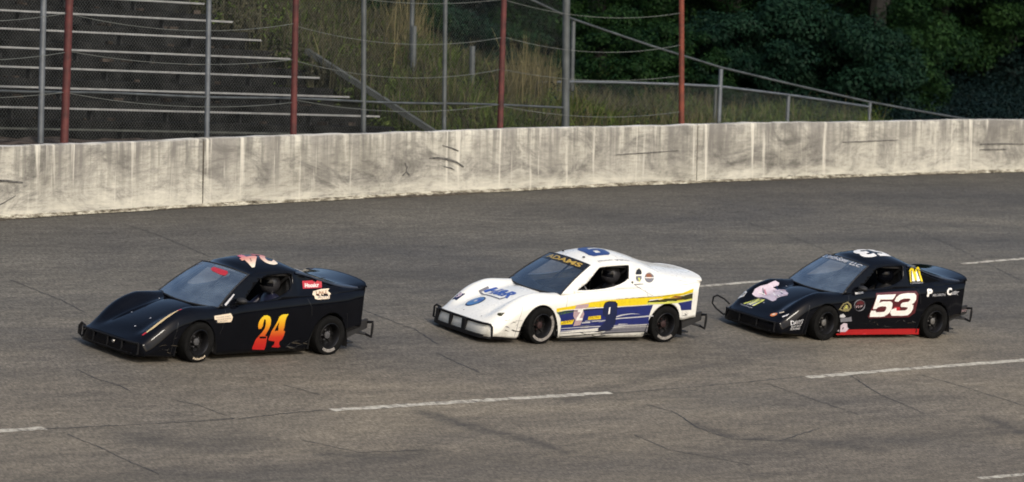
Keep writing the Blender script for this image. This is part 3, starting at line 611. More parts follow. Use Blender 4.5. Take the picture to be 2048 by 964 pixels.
# ------------------------------------------------------------ the race car
WIN = [(.60,.765),(.50,.765),(.36,.768),(.22,.778),(.08,.792),(-.08,.818),(-.22,.855),(-.33,.90),(-.385,.94),(-.405,.99),(-.415,1.05),(-.42,1.105),(-.41,1.118),(-.38,1.121),(-.2,1.112),(0,1.098),(.12,1.085),(.155,1.07),(.25,.99),(.40,.87)]
WIN_ROUND = [(.42,.775),(.30,.762),(.15,.768),(0,.785),(-.15,.815),(-.30,.865),(-.40,.93),(-.44,1.0),(-.45,1.06),(-.44,1.10),(-.40,1.112),(-.25,1.108),(-.05,1.09),(.06,1.07),(.14,1.04),(.22,.98),(.34,.88),(.42,.81)]
def body_mesh(name, paint, parent, window):
    xs = sorted(set([round(x, 4) for x in np.arange(-1.85, 2.2001, .035)] + [XF + .03 + s * .36 * math.cos(t) for s in (-1, 1) for t in np.linspace(0.02, 1.2, 9)] + [XR + .01 + s * .36 * math.cos(t) for s in (-1, 1) for t in np.linspace(0.02, 1.2, 9)] + [2.2]))
    NT, NS = 14, 14; V = []; F = []; FMAT = []
    def section(x, sgn):
        pts = []
        for j in range(NT + 1):
            y = f_yb(x) * j / NT; pts.append((corner(x, y), sgn * y, z_hood(x, y) if x > .45 else f_zb(x)))
        zb, zl = f_zb(x), f_bot(x)
        for j in range(1, NS + 1):
            t = j / NS; z = zb - (min(.14, zb - zl)) * (t / .4) if t <= .4 else None
            if z is None:
                z0 = zb - min(.14, zb - zl); z = z0 + (zl - z0) * (t - .4) / .6
            y = y_side(x, z); pts.append((corner(x, y), sgn * y, z))
        return pts
    for sgn in (1, -1):
        base = len(V); n = NT + NS + 1
        for x in xs: V += section(x, sgn)
        for i in range(len(xs) - 1):
            xm = (xs[i] + xs[i+1]) / 2
            for j in range(n - 1):
                if j < NT and xm < .55: continue
                a = base + i*n + j; q = (a, a + n, a + n + 1, a + 1)
                F.append(q if sgn > 0 else q[::-1])
                ym = f_yb(xm) * (j + .5) / NT; xb = .90 + .13 * max(0, 1 - (ym / .625) ** 2)
                FMAT.append(1 if j < NT and xm < xb - .01 and ym < .60 else 0)
        # nose face below the front edge
        a = base + (len(xs) - 1) * n; lo = len(V)
        for j in range(n):
            p = V[a + j]; V.append((p[0] + (.05 if j < NT else .02), p[1] * (1 if j < NT else .995), min(p[2], .085)))
        for j in range(NT + 7):
            q = (a + j, a + j + 1, lo + j + 1, lo + j); F.append(q[::-1] if sgn > 0 else q); FMAT.append(0)
        # tail face
        a = base; lo = len(V)
        for j in range(NT, n): V.append((V[a + j][0] - .004, 0, V[a + j][2]))
        for j in range(NT, n - 1):
            q = (a + j, a + j + 1, lo + j + 1 - NT, lo + j - NT); F.append(q if sgn > 0 else q[::-1]); FMAT.append(0)
        # roof pillar and sail panel with the side window cut out
        ws = [(ws_pt(1, v)[0], ws_pt(1, v)[2]) for v in np.linspace(0, 1, 9)]
        top = [(x, f_zr(x) - .012) for x in (.15, 0, -.2, -.45, -.6, -.7, -.85, -1.0, -1.15, -1.3, -1.45, -1.6, -1.72, -1.85)]
        belt = [(x, f_zb(x) - .004) for x in (-1.85, -1.6, -1.4, -1.2, -1.0, -.8, -.6, -.4, -.2, 0, .2, .4, .6, .75)]
        V2, F2 = cdt([ws + top + belt, window], .05); base = len(V)
        for p in V2:
            y = y_sail(p.x, p.y); V.append((corner(p.x, y) if p.x < 0 else p.x, sgn * y, p.y))
        for f in F2:
            a2 = [V2[i] for i in f]; ar = (a2[1]-a2[0]).cross(a2[2]-a2[0]) if len(a2) > 2 else 1
            f = tuple(i + base for i in f)
            # x-z orientation positive faces -y
            if (ar > 0) == (sgn > 0): f = f[::-1]
            F.append(f); FMAT.append(0)
    o = mk(name, V, F, [M[paint], M['blackmatte']], parent, True, FMAT, ang=38)
    bm = bmesh.new(); bm.from_mesh(o.data); bmesh.ops.remove_doubles(bm, verts=bm.verts, dist=.0015); bm.to_mesh(o.data); bm.free()
    o.data.set_sharp_from_angle(angle=R(38))
    sm = o.modifiers.new('thickness', 'SOLIDIFY'); sm.thickness = .012; sm.offset = -1
    return o
def roof_mesh(paint, parent):
    rows = []
    for i in range(49):
        row = []
        for j in range(33):
            q = -1 + 2 * j / 32; x0 = .30 + .09 * (1 - q * q); x = x0 + (-1.85 - x0) * i / 48; y = q * f_yr(min(x, .33))
            z = z_roof(x, y)
            if i < 4: zt = 1.112 + .043 * (1 - q * q); z = zt + (z - zt) * sstep(0, 4, i)
            row.append((corner(x, y), y, z))
        rows.append(row)
    # turned-down rear lip
    rows.append([(p[0] - .012, p[1], p[2] - .06) for p in rows[-1]])
    rows.append([(p[0] + .01, p[1], p[2] - .2) for p in rows[-2]])
    mb = MB(); mb.grid(rows, flip=False); o = mb.build('roof', M[paint], parent, ang=50)
    sm = o.modifiers.new('thickness', 'SOLIDIFY'); sm.thickness = .015; sm.offset = -1
    return o
def wheel(parent, x, side, zc, steer, hubm, letter, wallm):
    wr = empty('wheel', parent=parent); wr.location = (x, side * .605, zc); wr.rotation_euler = (0, 0, steer)
    mb = MB(); prof = [(.172,-.09),(.20,-.102),(.245,-.108),(.268,-.098),(.276,-.07),(.277,0),(.276,.07),(.268,.098),(.245,.108),(.20,.102),(.172,.088),(.165,.06)]
    mb.lathe(prof, (0,0,0), n=40, side=side); mb.build('tyre', M['tyre'], wr)
    mb = MB(); prof = [(.165,-.09),(.160,.02),(.163,.075),(.174,.09),(.178,.097),(.172,.100),(.160,.085),(.152,.03),(.146,-.015),(.120,-.022),(.075,-.018),(.06,.0),(.055,.028),(.03,.034),(.0,.034)]
    mb.lathe(prof, (0,0,0), n=36, side=side)
    rim = mb.build('rim', M['rim'], wr)
    mb = MB()
    for k in range(8):   # stamped spokes between the vent holes
        t = 2*math.pi*k/8; c, s = math.cos(t), math.sin(t)
        mb.box((.112*c, side*-.012, .112*s), (.075, .022, .03), (Vector((c,0,s)), Vector((0,1,0)), Vector((-s,0,c))))
    mb.build('spokes', M['rim'], wr, False)
    mb = MB(); mb.lathe([(.05,.026),(.048,.045),(.02,.052),(0,.052)], (0,0,0), n=16, side=side)
    for k in range(5):
        t = 2*math.pi*k/5; mb.box((.072*math.cos(t), side*.0, .072*math.sin(t)), (.018,.03,.018))
    mb.build('hub_cap', M[hubm], wr)
    if wallm:
        mb = MB(); a0, a1 = wallm; rows = []
        for i in range(25):
            t = R(a0 + (a1-a0)*i/24); rows.append([(r_*math.cos(t), side*y_, r_*math.sin(t)) for r_, y_ in ((.186,.1005),(.2,.1045),(.215,.1072),(.226,.1086))])
        mb.grid(rows, flip=side > 0); mb.build('scuffed_ring', M['tyrewall'], wr)
    if letter:
        mb = MB(); a0, a1, n = letter
        for i in range(n):  # raised white maker's lettering, block strokes
            tm = R(a0 + (a1-a0)*(i+.5)/n); wd = R((a1-a0)/n) * .36
            for (ra, rb, ta, tb) in ((.208,.232,-1,-.35),(.208,.232,.35,1),(.224,.232,-.35,.35)) if i % 2 else ((.208,.216,-1,1),(.224,.232,-1,1),(.216,.224,-1,-.35)):
                q = []
                for r_, t in ((ra,ta),(rb,ta),(rb,tb),(ra,tb)): q.append((r_*math.cos(tm+t*wd), side*.1098, r_*math.sin(tm+t*wd)))
                mb.add(q, [(0,1,2,3)])
        mb.build('tyre_lettering', M['cream_print'], wr, False)
    return wr
def build_car(spec):
    global f_cr
    f_cr = f_cr_full if spec['paint'] == 'whitepaint' else f_cr_flat   # the white car's tail is filled in, the black ones are dished
    O, X, Y, Z = (Vector(a) for a in spec['frame'])
    mw = Matrix.Identity(4)
    for i in range(3): mw[i][0], mw[i][1], mw[i][2], mw[i][3] = X[i], Y[i], Z[i], O[i]
    car = empty('race_car', mw); link_tag(car, spec['label'], 'race car', 'race cars running in line round the banked track')
    dz = spec.get('drop', 0.)
    P = spec['paint']
    body = body_mesh('body', P, car, spec['window']); roof = roof_mesh(P, car)
    # windscreen, its rubber and banner
    rows = [[tuple(ws_pt(u, v)) for u in np.linspace(-1, 1, 25)] for v in np.linspace(0, 1, 11)]
    mb = MB(); mb.grid(rows); ws = mb.build('windscreen', M[spec['glass']], car)
    mb = MB(); ring = [ws_pt(u, 0) for u in np.linspace(-1, 1, 21)] + [ws_pt(1, v) for v in np.linspace(.1, .9, 9)] + [ws_pt(u, 1) for u in np.linspace(1, -1, 21)] + [ws_pt(-1, v) for v in np.linspace(.9, .1, 9)]
    mb.tube(ring, .011, 6, closed=True); mb.build('windscreen_seal', M['blackmatte'], ws)
    # floor and cockpit
    mb = MB(); mb.box((.12, 0, .10), (3.7, 1.06, .02)); mb.box((1.24, 0, .17), (.9, .9, .14)); mb.box((-1.12, 0, .2), (.9, .88, .2)); mb.build('floor_pan', M['blackmatte'], car, False)
    mb = MB()
    mb.add([(.93,-.6,.1),(.93,.6,.1),(.93,.6,.655),(.93,-.6,.655)], [(0,1,2,3)])
    mb.add([(-.66,-.6,.1),(-.66,.6,.1),(-.66,.6,.80),(-.66,.5,1.07),(-.66,-.5,1.07),(-.66,-.6,.80)], [(0,1,2,3,4,5)])
    for s in (-1, 1): mb.add([(.93,s*.625,.1),(-.66,s*.625,.1),(-.66,s*.625,.74),(.1,s*.625,.70),(.93,s*.60,.62)], [(0,1,2,3,4)])
    mb.build('cockpit_liner', M['blackmatte'], car, False)
    for xw in (XF + .03, XR + .01):
        for s in (-1, 1):
            mb = MB(); rows = []
            for i in range(17):
                t = math.pi * i / 16; rows.append([(xw + .36*math.cos(t), s*.69, .08 + .485*math.sin(t)), (xw + .36*math.cos(t), s*.42, .08 + .485*math.sin(t))])
            mb.grid(rows); c = len(mb.v); mb.v.append((xw, s*.42, .08)); base = c - 34
            for i in range(16): mb.f.append((c, base + 2*i + 1, base + 2*i + 3))
            mb.build('wheel_well', M['blackmatte'], car)
    # roll cage, seat, wheel, dash
    mb = MB(); q = .019
    hoop = [(-.50,-.50,.12),(-.50,-.52,.7),(-.50,-.47,1.0),(-.50,-.40,1.075),(-.50,.40,1.075),(-.50,.47,1.0),(-.50,.52,.7),(-.50,.50,.12)]
    mb.tube(hoop, q)
    for s in (-1, 1):
        mb.tube([(-.50,s*.42,1.075),(.0,s*.42,1.09),(.25,s*.44,1.06),(.80,s*.55,.70),(.86,s*.55,.2)], q)
        mb.tube([(-.50,s*.53,.62),(.82,s*.56,.58)], q); mb.tube([(-.50,s*.53,.38),(.84,s*.57,.36)], q)
        mb.tube([(-.50,s*.40,1.07),(-1.1,s*.45,.45)], q)
    mb.tube([(.25,-.44,1.06),(.25,.44,1.06)], q); mb.tube([(-.5,-.45,.35),(-.5,.40,1.05)], q); mb.tube([(.78,-.55,.66),(.78,.55,.66)], q)
    mb.tube([(.25,0,1.06),(.80,.02,.66)], q * .8)
    mb.build('roll_cage', M['cage'], car)
    mb = MB(); prof = [(.10,.24),(-.12,.20),(-.30,.22),(-.38,.34),(-.46,.60),(-.52,.84),(-.54,.98)]
    rows = []
    for (x, z), hw in zip(prof, (.19,.2,.21,.22,.23,.2,.13)):
        rows.append([(x + .05 * k * k, .25 + hw * k, z + (.05 if abs(k) > .9 else 0)) for k in (-1,-.6,0,.6,1)])
    mb.grid(rows); so_ = mb.build('seat', M['blackmatte'], car); sm = so_.modifiers.new('pad', 'SOLIDIFY'); sm.thickness = .04
    mb = MB(); c = Vector((.20,.25,.665)); a1 = Vector((0,1,0)); a2 = Vector((.38,0,.925)).normalized()
    mb.tube([c + a1*(.15*math.cos(t)) + a2*(.15*math.sin(t)) for t in np.linspace(0, 2*math.pi, 20, endpoint=False)], .014, 6, closed=True)
    for t in (R(90), R(210), R(330)): mb.tube([c, c + a1*(.15*math.cos(t)) + a2*(.15*math.sin(t))], .009, 5)
    mb.tube([c, c + Vector((.45, 0, -.14))], .016, 6); mb.build('steering_wheel', M['cage'], car)
    # wheels
    rl = math.sin(R(1.5))
    L = spec['letters']
    wheel(car, XF, 1, ZH - .7*rl + dz, R(4), spec['hub'], L[0], spec['scuff'][0]); wheel(car, XF, -1, ZH + .7*rl + dz, R(4), spec['hub'], None, None)
    wheel(car, XR, 1, ZH - .7*rl + dz, 0, spec['hub'], L[1], spec['scuff'][1]); wheel(car, XR, -1, ZH + .7*rl + dz, 0, spec['hub'], None, None)
    spec['bumpers'](car)
    spec['extras'](car, body, roof, ws)
    # far edge spoiler lip
    mb = MB(); mb.tube([(corner(-1.855, q_ * .63) - .012, q_ * .63, z_roof(-1.85, q_ * .62) - .012) for q_ in np.linspace(-1, 1, 21)], .016, 6); mb.build('tail_lip', M[P], car)
    # driver
    d = driver(mw, spec); return car

def driver(mw, spec):
    vs = []; es = []; rad = []
    def add(p, r_, par=None):
        vs.append(p); rad.append(r_)
        if par is not None: es.append((par, len(vs) - 1))
        return len(vs) - 1
    y0 = .25
    pel = add((-.24,y0,.36), .15); sp = add((-.33,y0,.50), .145, pel); ch = add((-.385,y0,.66), .155, sp); nk = add((-.38,y0,.79), .065, ch); hd = add((-.345,y0,.88), .085, nk); add((-.335,y0,.95), .08, hd)
    for s in (-1, 1):
        sh = add((-.37,y0+s*.17,.72), .075, ch); el = add((-.20,y0+s*.24,.56), .055, sh); wr = add((.07,y0+s*.17,.66), .038, el); pm = add((.145,y0+s*.155,.685), .042, wr)
        for k in range(4):
            b = add((.19,y0+s*(.150-.004*k),.720-.022*k), .0125, pm); add((.225,y0+s*(.125-.004*k),.722-.022*k), .0105, b)
        th = add((.17,y0+s*.125,.715), .013, pm); add((.195,y0+s*.105,.728), .011, th)
        hp = add((-.20,y0+s*.10,.34), .10, pel); kn = add((.22,y0+s*.13,.46), .07, hp); an = add((.62,y0+s*.10,.22), .05, kn); add((.74,y0+s*.10,.26), .04, an)
    me = bpy.data.meshes.new('tmp'); me.from_pydata(vs, es, []); o = bpy.data.objects.new('tmp', me); COL.objects.link(o)
    sk = o.modifiers.new('s', 'SKIN'); sk.use_smooth_shade = True
    for i, v in enumerate(me.skin_vertices[0].data): v.radius = (rad[i], rad[i]); v.use_root = (i == 0)
    ss = o.modifiers.new('ss', 'SUBSURF'); ss.levels = 1; ss.render_levels = 1
    dg = bpy.context.evaluated_depsgraph_get(); m2 = bpy.data.meshes.new_from_object(o.evaluated_get(dg))
    bpy.data.objects.remove(o); m2.materials.clear(); m2.materials.append(M[spec['suit']])
    p = bpy.data.objects.new('person', m2); COL.objects.link(p); p.matrix_world = mw
    link_tag(p, spec['driver'], 'person')
    mb = MB(); rows = []
    for i in range(13):
        t = math.pi * i / 12; rr = math.sin(t)
        rows.append([(-.325 + .150*rr*math.cos(f)*(1.0 + .12*(math.cos(f) > .3)*(t > 1.6)), y0 + .128*rr*math.sin(f), .93 + .145*math.cos(t)) for f in np.linspace(0, 2*math.pi, 24, endpoint=False)] )
    for r_ in rows: r_.append(r_[0])
    mb.grid(rows, flip=True); mb.build('helmet', M[spec['helmet']], p)
    mb = MB(); rows = []
    for t in np.linspace(1.15, 1.75, 6):
        rr = math.sin(t); rows.append([(-.322 + .156*rr*math.cos(f), y0 + .134*rr*math.sin(f), .93 + .148*math.cos(t)) for f in np.linspace(-1.2, 1.2, 14)])
    mb.grid(rows, flip=True); mb.build('visor', M['blackpaint'], p)
    return p

# ---- bumpers
def tubes(name, lists, parent, r_=.018, mat='bumper', closed=()):
    mb = MB()
    for i, l in enumerate(lists): mb.tube(l, r_, 8, closed=(i in closed))
    return mb.build(name, M[mat], parent)
def nose_x(y): return corner(2.2, y)
def bump24(car):
    e = [(nose_x(y) + .03, y, .255) for y in np.linspace(-.58, .58, 15)]; l = [(nose_x(y) + .03, y, .11) for y in np.linspace(-.58, .58, 15)]
    p = tubes('front_bumper', [e, l] + [[(nose_x(y)+.03,y,.255),(nose_x(y)+.03,y,.11)] for y in (-.58,-.3,0,.3,.58)], car, .014)
    tubes('bumper_loop', [[(2.12,-.62,.25),(2.15,-.67,.29),(2.16,-.70,.24),(2.16,-.70,.14),(2.13,-.66,.10),(2.08,-.62,.12)], [(2.14,-.68,.28),(2.15,-.68,.12)]], p, .016)
    mb = MB(); mb.lathe([(.026,0),(.02,.012),(0,.014)], (0,0,0), n=12); o = mb.build('tow_eye', M['hub'], p); o.location = (2.23,.12,.20); o.rotation_euler = (0,0,-math.pi/2)
    rear_bumper(car, .42)
def rear_bumper(car, z):
    p = tubes('rear_bumper', [[(-1.88,y,z - .02) for y in np.linspace(-.6,.6,7)], [(-1.88,y,z - .19) for y in np.linspace(-.6,.6,7)],
        [(-1.88,.60,z-.02),(-1.90,.70,z),(-1.90,.705,z-.05),(-1.90,.705,z-.15),(-1.89,.71,z-.21),(-1.88,.60,z-.19)],
        [(-1.88,-.60,z-.02),(-1.90,-.70,z),(-1.90,-.705,z-.05),(-1.90,-.705,z-.15),(-1.89,-.71,z-.21),(-1.88,-.60,z-.19)]], car, .019)
    for s in (-1, 1):
        mb = MB(); mb.add([(-1.50,s*.60,z-.06),(-1.88,s*.62,z+.03),(-1.88,s*.62,z-.10),(-1.52,s*.60,z-.24),(-1.50,s*.57,z-.06),(-1.88,s*.58,z+.03),(-1.88,s*.58,z-.10),(-1.52,s*.57,z-.24)],
               [(0,1,2,3),(7,6,5,4),(0,4,5,1),(1,5,6,2),(2,6,7,3),(3,7,4,0)])
        mb.tube([(-1.45,s*.55,.30),(-1.88,s*.60,z-.19)], .018, 6)
        mb.build('bumper_bracket', M['blackmatte'], p, False)
    return p
def bump9(car):
    mb = MB(); ys = np.linspace(-.60, .60, 25)
    def bar(z, h, d=.035, y0=-.60, y1=.60):
        rows = []
        for y in np.linspace(y0, y1, 21):
            x = nose_x(y) + .004; rows.append([(x, y, z - h/2), (x + d, y, z - h/2), (x + d, y, z + h/2), (x, y, z + h/2), (x, y, z - h/2)])
        mb.grid(rows)
    bar(.268, .03); bar(.085, .05, .075)
    for y, wd in ((-.53,.05),(-.17,.035),(.16,.075)):
        x = nose_x(y) + .042; mb.box((x, y, .18), (.05, wd, .19))
    mb.tube([(nose_x(.6)+.02,.60,.272),(nose_x(.63)+.015,.635,.262),(nose_x(.65)+.015,.655,.23),(nose_x(.655)+.015,.66,.17),(nose_x(.655)+.01,.66,.075)], .016, 8)
    p = mb.build('front_bumper', M['bumper'], car, False)
    tubes('bumper_loop', [[(2.13,-.58,.28),(2.16,-.66,.30),(2.16,-.70,.27),(2.16,-.70,.12),(2.13,-.63,.10),(2.12,-.58,.10)]], p, .016)
    rear_bumper(car, .40)
    mb = MB()  # front splitter under the nose
    rows = [[(nose_x(y) + .012, y, .055), (nose_x(y) + .012, y, .07), (1.66, y * 1.0, .07), (1.66, y, .055), (nose_x(y) + .012, y, .055)] for y in np.linspace(-.655, .655, 25)]
    mb.grid(rows); mb.build('front_splitter', M['blackmatte'], car, False)
def bump53(car):
    e = [(nose_x(y) + .03, y, .25) for y in np.linspace(-.58, .58, 15)]; l = [(nose_x(y) + .03, y, .11) for y in np.linspace(-.58, .58, 15)]
    p = tubes('front_bumper', [e, l] + [[(nose_x(y)+.03,y,.25),(nose_x(y)+.03,y,.11)] for y in (-.56,-.2,.2,.56)], car, .014)
    tubes('bumper_loop', [[(2.10,-.60,.30),(2.16,-.68,.37),(2.22,-.78,.405),(2.25,-.83,.37),(2.25,-.84,.27),(2.22,-.77,.20),(2.16,-.66,.13),(2.10,-.60,.14)]], p, .014)
    rear_bumper(car, .47)

# ---- lettering and trim of each car
def ridges(car, roof):
    for s in (-1, 1):   # top faces of the sloping rear pillars, greyed to imitate sky sheen
        rows = []
        for x in np.linspace(-.52, -1.62, 24):
            w_ = .085 * sstep(-.48, -.75, x) * sstep(-1.66, -1.45, x) + .004; yr = f_yr(x)
            rows.append([(x, s * (yr + .018), f_zr(x) - .020), (x, s * (yr + .006), f_zr(x) - .001), (x, s * (yr - w_), z_roof(x, yr - w_) + .004)])
        mb = MB(); mb.grid(rows, flip=s > 0); mb.build('pillar_ridge_sheen', M['ridge'], roof)
def mirror(car):
    mb = MB(); rows = []
    for i in range(9):
        t = math.pi * i / 8
        rows.append([(.56 + .07*math.cos(t), .70 + .085*math.sin(t)*math.cos(f), .80 + .045*math.sin(t)*math.sin(f)) for f in np.linspace(0, 2*math.pi, 13)])
    mb.grid(rows); mb.tube([(.60,.62,.76),(.56,.68,.79)], .014, 6); mb.build('wing_mirror', M['blackmatte'], car)
def extras24(car, body, roof, ws):
    decal('door_number', D['n24'], surf_side, 'flame_print', car, .005)
    decal('badge', D['red24'], surf_side, 'red_print', car, .005)
    lettering('lettering', 'Hoosier', surf_side, 'white_print', car, (-.665,.922), (-.27,0), (0,.055), .009, .25, .03)
    decal('decal', D['burst24'], surf_side, 'cream_print', car, .005)
    lettering('lettering', 'LAKE', surf_side, 'rust_print', car, (-.83,.835), (-.22,.004), (0,.04), .009, .3)
    lettering('lettering', 'AUTO', surf_side, 'grey_print', car, (-.84,.785), (-.19,0), (0,.032), .009)
    decal('badge', D['badge24'], surf_side, 'cream_print', car, .005)
    for z_, w_ in ((.588,.25),(.556,.26),(.527,.2)): lettering('lettering', 'RACING PARTS', surf_side, 'grey_print', car, (.98,z_-.008), (-w_,.012), (0,.014), .008)
    ridges(car, roof)
    # sun highlight painted as a thin pale streak with red tips along the crest
    decal('tipped_fender_glint', [[(2.03,.49),(1.93,.505),(1.80,.52),(1.66,.528),(1.54,.535),(1.52,.55),(1.66,.565),(1.80,.562),(1.93,.545),(2.02,.518)]], surf_hood, 'gold_cream_highlight', body, .004)
    decal('tipped_fender_glint', [[(1.54,.530),(1.47,.54),(1.47,.556),(1.52,.556)]], surf_hood, 'red_print', body, .0045); decal('tipped_fender_glint', [[(2.02,.486),(2.07,.478),(2.07,.505),(2.02,.52)]], surf_hood, 'red_print', body, .0045)
    lettering('roof_number', '24', surf_roof, 'roof_flame_print', car, (-.46,-.09), (.60,0), (0,.45), .006, .25, .03)
    decal('windscreen_strip', [[(-.12,.90),(.42,.90),(.50,.86),(.5,.78),(.36,.77),(.0,.80),(-.14,.84)]], surf_ws, 'red_print', ws, .006, .1)
    seams(body, SEAMS, 'black_print'); rubs(body, 12, ('grey_shade','grey_shade','tan_dark'), ((-.76,-.25),(.07,.18)), 3); rubs(body, 8, ('grey_shade','tan_dark'), ((1.7,2.05),(.12,.3)), 4)
    fasteners(car, [(1.7,.2),(1.95,.2),(1.7,-.2),(1.12,.34),(1.12,-.34)], surf_hood, 'silver_print')
    mirror(car)
    # chipped A-pillar edge, its sun highlight painted in silver
    decal('pillar_chip_glint', [[(.80,.745),(.72,.80),(.62,.875),(.60,.868),(.70,.785),(.78,.725)]], surf_side, 'silver_print', car, .004)
    decal('tail_badge', [[(-.60,.36),(-.68,.44),(-.76,.44),(-.70,.36)]], surf_roof, 'silver_print', car, .006)
def fasteners(car, spots, surf, mat):
    for a, b in spots: decal('fastener', [circle2(a, b, .011, .011, 8)], surf, mat, car, .006)
def seams(body, lines, mat, wd=.008):
    for l in lines:
        top = [(a, b + wd/2) for a, b in l]; bot = [(a, b - wd/2) for a, b in reversed(l)]
        if abs(l[0][0] - l[-1][0]) < abs(l[0][1] - l[-1][1]): top = [(a + wd/2, b) for a, b in l]; bot = [(a - wd/2, b) for a, b in reversed(l)]
        decal('panel_gap', [top + bot], surf_side, mat, body, .0028)
def rubs(body, n, mats, box, seed):
    rd = random.Random(seed)
    for i in range(n):
        x = rd.uniform(*box[0]); z = rd.uniform(*box[1]); l = rd.uniform(.04, .22); h = rd.uniform(.004, .014); t = rd.uniform(-.02, .04)
        decal('rub_mark', [[(x, z), (x - l*.5, z + t + h*.4), (x - l, z + t*1.6), (x - l*.6, z + t + h), (x - l*.2, z + h)]], surf_side, rd.choice(mats), body, .0062, .12)
SEAMS = [[(.80,.68),(.83,.50),(.88,.35)],[(-.66,.78),(-.72,.66),(-.74,.55)],[(1.62,.54),(1.68,.35),(1.70,.10)],[(-1.42,.56),(-1.46,.40),(-1.48,.33)]]
def extras9(car, body, roof, ws):
    for k, mname, o in (('yellow9','yellow_print',.003),('green9','green_print',.0035),('olive9','olive_print',.004),('rust9','rust_print',.005),('lemon9','lemon_print',.005),('blue9','blue_print',.0035),('grey9','grey_print',.0042),('line9','black_print',.005),('white9','silver_print',.005)):
        for r_ in D[k]: decal('stripe', [r_], surf_side, mname, body, o)
    for r_ in D['tag9']: decal('badge', [r_], surf_side, 'yellow_print', car, .006)
    lettering('lettering', '2000', surf_side, 'rust_print', car, (.87,.275), (-.21,.03), (0,.04), .009, .4); lettering('lettering', 'RACING', surf_side, 'rust_print', car, (.355,.35), (-.2,.01), (0,.035), .009, .4)
    decal('badge', D['pink9'], surf_side, 'pink_print', car, .006); decal('lettering', D['z9'], surf_side, 'white_print', car, .009)
    # long pinstripes sweeping from the front wheel back to the tail
    for z0, z1, z2, x0, x1, wd, mm in ((.478,.520,.556,.95,-.70,.012,'white_print'),(.452,.498,.540,.95,-.62,.009,'black_print'),(.300,.352,.402,.30,-.84,.010,'silver_print'),(.205,.235,.262,.86,-.80,.014,'silver_print'),(.165,.200,.228,.86,-.80,.010,'white_print'),(.125,.160,.190,.86,-.80,.008,'navy_print'),(.60,.655,.690,.40,-.98,.006,'white_print'),(.648,.690,.742,-.1,-1.72,.008,'black_print')):
        up = []; dn = []
        for t in np.linspace(0, 1, 13):
            x = x0 + (x1 - x0) * t; z = z0*(1-t)*(1-2*t) + 4*z1*t*(1-t) + z2*t*(2*t-1); h = wd * (.35 + .65 * math.sin(math.pi * min(t * 1.2 + .1, 1)))
            up.append((x, z + h/2)); dn.append((x, z - h/2))
        decal('pinstripe', [up + dn[::-1]], surf_side, mm, body, .0072, .12)
    # splashes of silver in the lower blue
    for i in range(16):
        x0 = random.uniform(-.3, .62); z0 = random.choice((.20,.215,.235,.25,.30,.315)) - x0 * .02; ln = random.uniform(.08, .26); h = random.uniform(.006, .014)
        decal('stripe', [[(x0, z0), (x0 - ln, z0 + .012), (x0 - ln, z0 + .012 + h * .3), (x0, z0 + h)]], surf_side, random.choice(('silver_print','grey_print','black_print','silver_print')), body, .0055, .1)
    for i in range(7):
        x0 = random.uniform(-.9, -1.3); z0 = random.choice((.60,.615,.63,.65,.67)); ln = random.uniform(.1, .3)
        decal('stripe', [[(x0, z0), (x0 - ln, z0 + .015), (x0 - ln, z0 + .02), (x0, z0 + .012)]], surf_side, random.choice(('lemon_print','yellow_print','rust_print','olive_print')), body, .0058, .1)
    out = [(a + (a - .0) * .06, .39 + (b - .39) * 1.05) for a, b in D['n9'][0]]
    decal('number_outline', [out], surf_side, 'black_print', car, .0065); decal('door_number', [D['n9'][0]], surf_side, 'navy_print', car, .008); decal('number_hole', [D['n9'][1]], surf_side, 'white_print', car, .011)  # last decal is the white inner hole of the nine
    decal('badge', [D['oval9'][0]], surf_side, 'black_print', car, .005); decal('badge', [D['oval9'][1]], surf_side, 'grey_print', car, .005)
    decal('badge', [circle2(-.597,.915,.022,.03)], surf_side, 'lemon_print', car, .008)
    decal('disc_badge', D['disc9'], surf_side, 'grey_print', car, .005)
    decal('badge', [circle2(-.80,.965,.06,.035)], surf_side, 'rust_print', car, .008); decal('badge', [[(-.715,.937),(-.89,.937),(-.89,.948),(-.715,.948)]], surf_side, 'white_print', car, .009)
    decal('latch', [D['latch9'][0]], surf_side, 'olive_print', car, .008); decal('latch', [D['latch9'][1]], surf_side, 'grey_print', car, .008)
    rd = circle2(1.84,-.155,.155,.125, 28)
    decal('roundel', [rd], surf_hood, 'navy_print', car, .004); decal('roundel', [circle2(1.84,-.155,.135,.108, 28)], surf_hood, 'sky_print', car, .006); decal('roundel', [circle2(1.84,-.15,.03,.022, 10)], surf_hood, 'silver_print', car, .008)
    decal('badge', [circle2(1.80,-.12,.05,.05, 10)], surf_hood, 'royal_print', car, .0072)
    lettering('hood_lettering', 'H&R', surf_hood, 'royal_print', car, (1.555,-.37), (-.02,.56), (-.23,-.015), .006, .1, .05)
    decal('frame_print', [[(1.62,-.40),(1.44,-.41),(1.44,-.375),(1.585,-.365),(1.60,.10),(1.53,.12),(1.53,.15),(1.63,.14)]], surf_hood, 'grey_print', car, .0045)
    decal('headlight_number', [[(2.0,-.55),(1.85,-.54),(1.815,-.45),(1.97,-.45)]], surf_hood, 'navy_print', car, .004); lettering('lettering', '9', surf_hood, 'lilac_print', car, (1.955,-.525), (-.01,.06), (-.1,-.01), .007, .2, .03)
    decal('side_vent', D['vent9'], surf_hood, 'olive_print', car, .005)
    def rn(pts): return [(-.27 + .40*a, -.15 + .44*b) for a, b in pts]
    decal('roof_number', [rn([(.15,0),(.75,0),(.93,.12),(1,.32),(1,.85),(.86,1),(.18,1),(.0,.86),(0,.52),(.14,.40),(.62,.40),(.62,.30),(.55,.22),(.1,.22),(.05,.1)]), rn([(.38,.60),(.62,.60),(.62,.80),(.38,.80)])], surf_roof, 'roof_blue_print', car, .006, .05)
    lettering('roof_lettering', 'Sammy Adams', surf_roof, 'grey_print', car, (.12,.40), (-.62,.0), (-.0,.045), .006, .3)
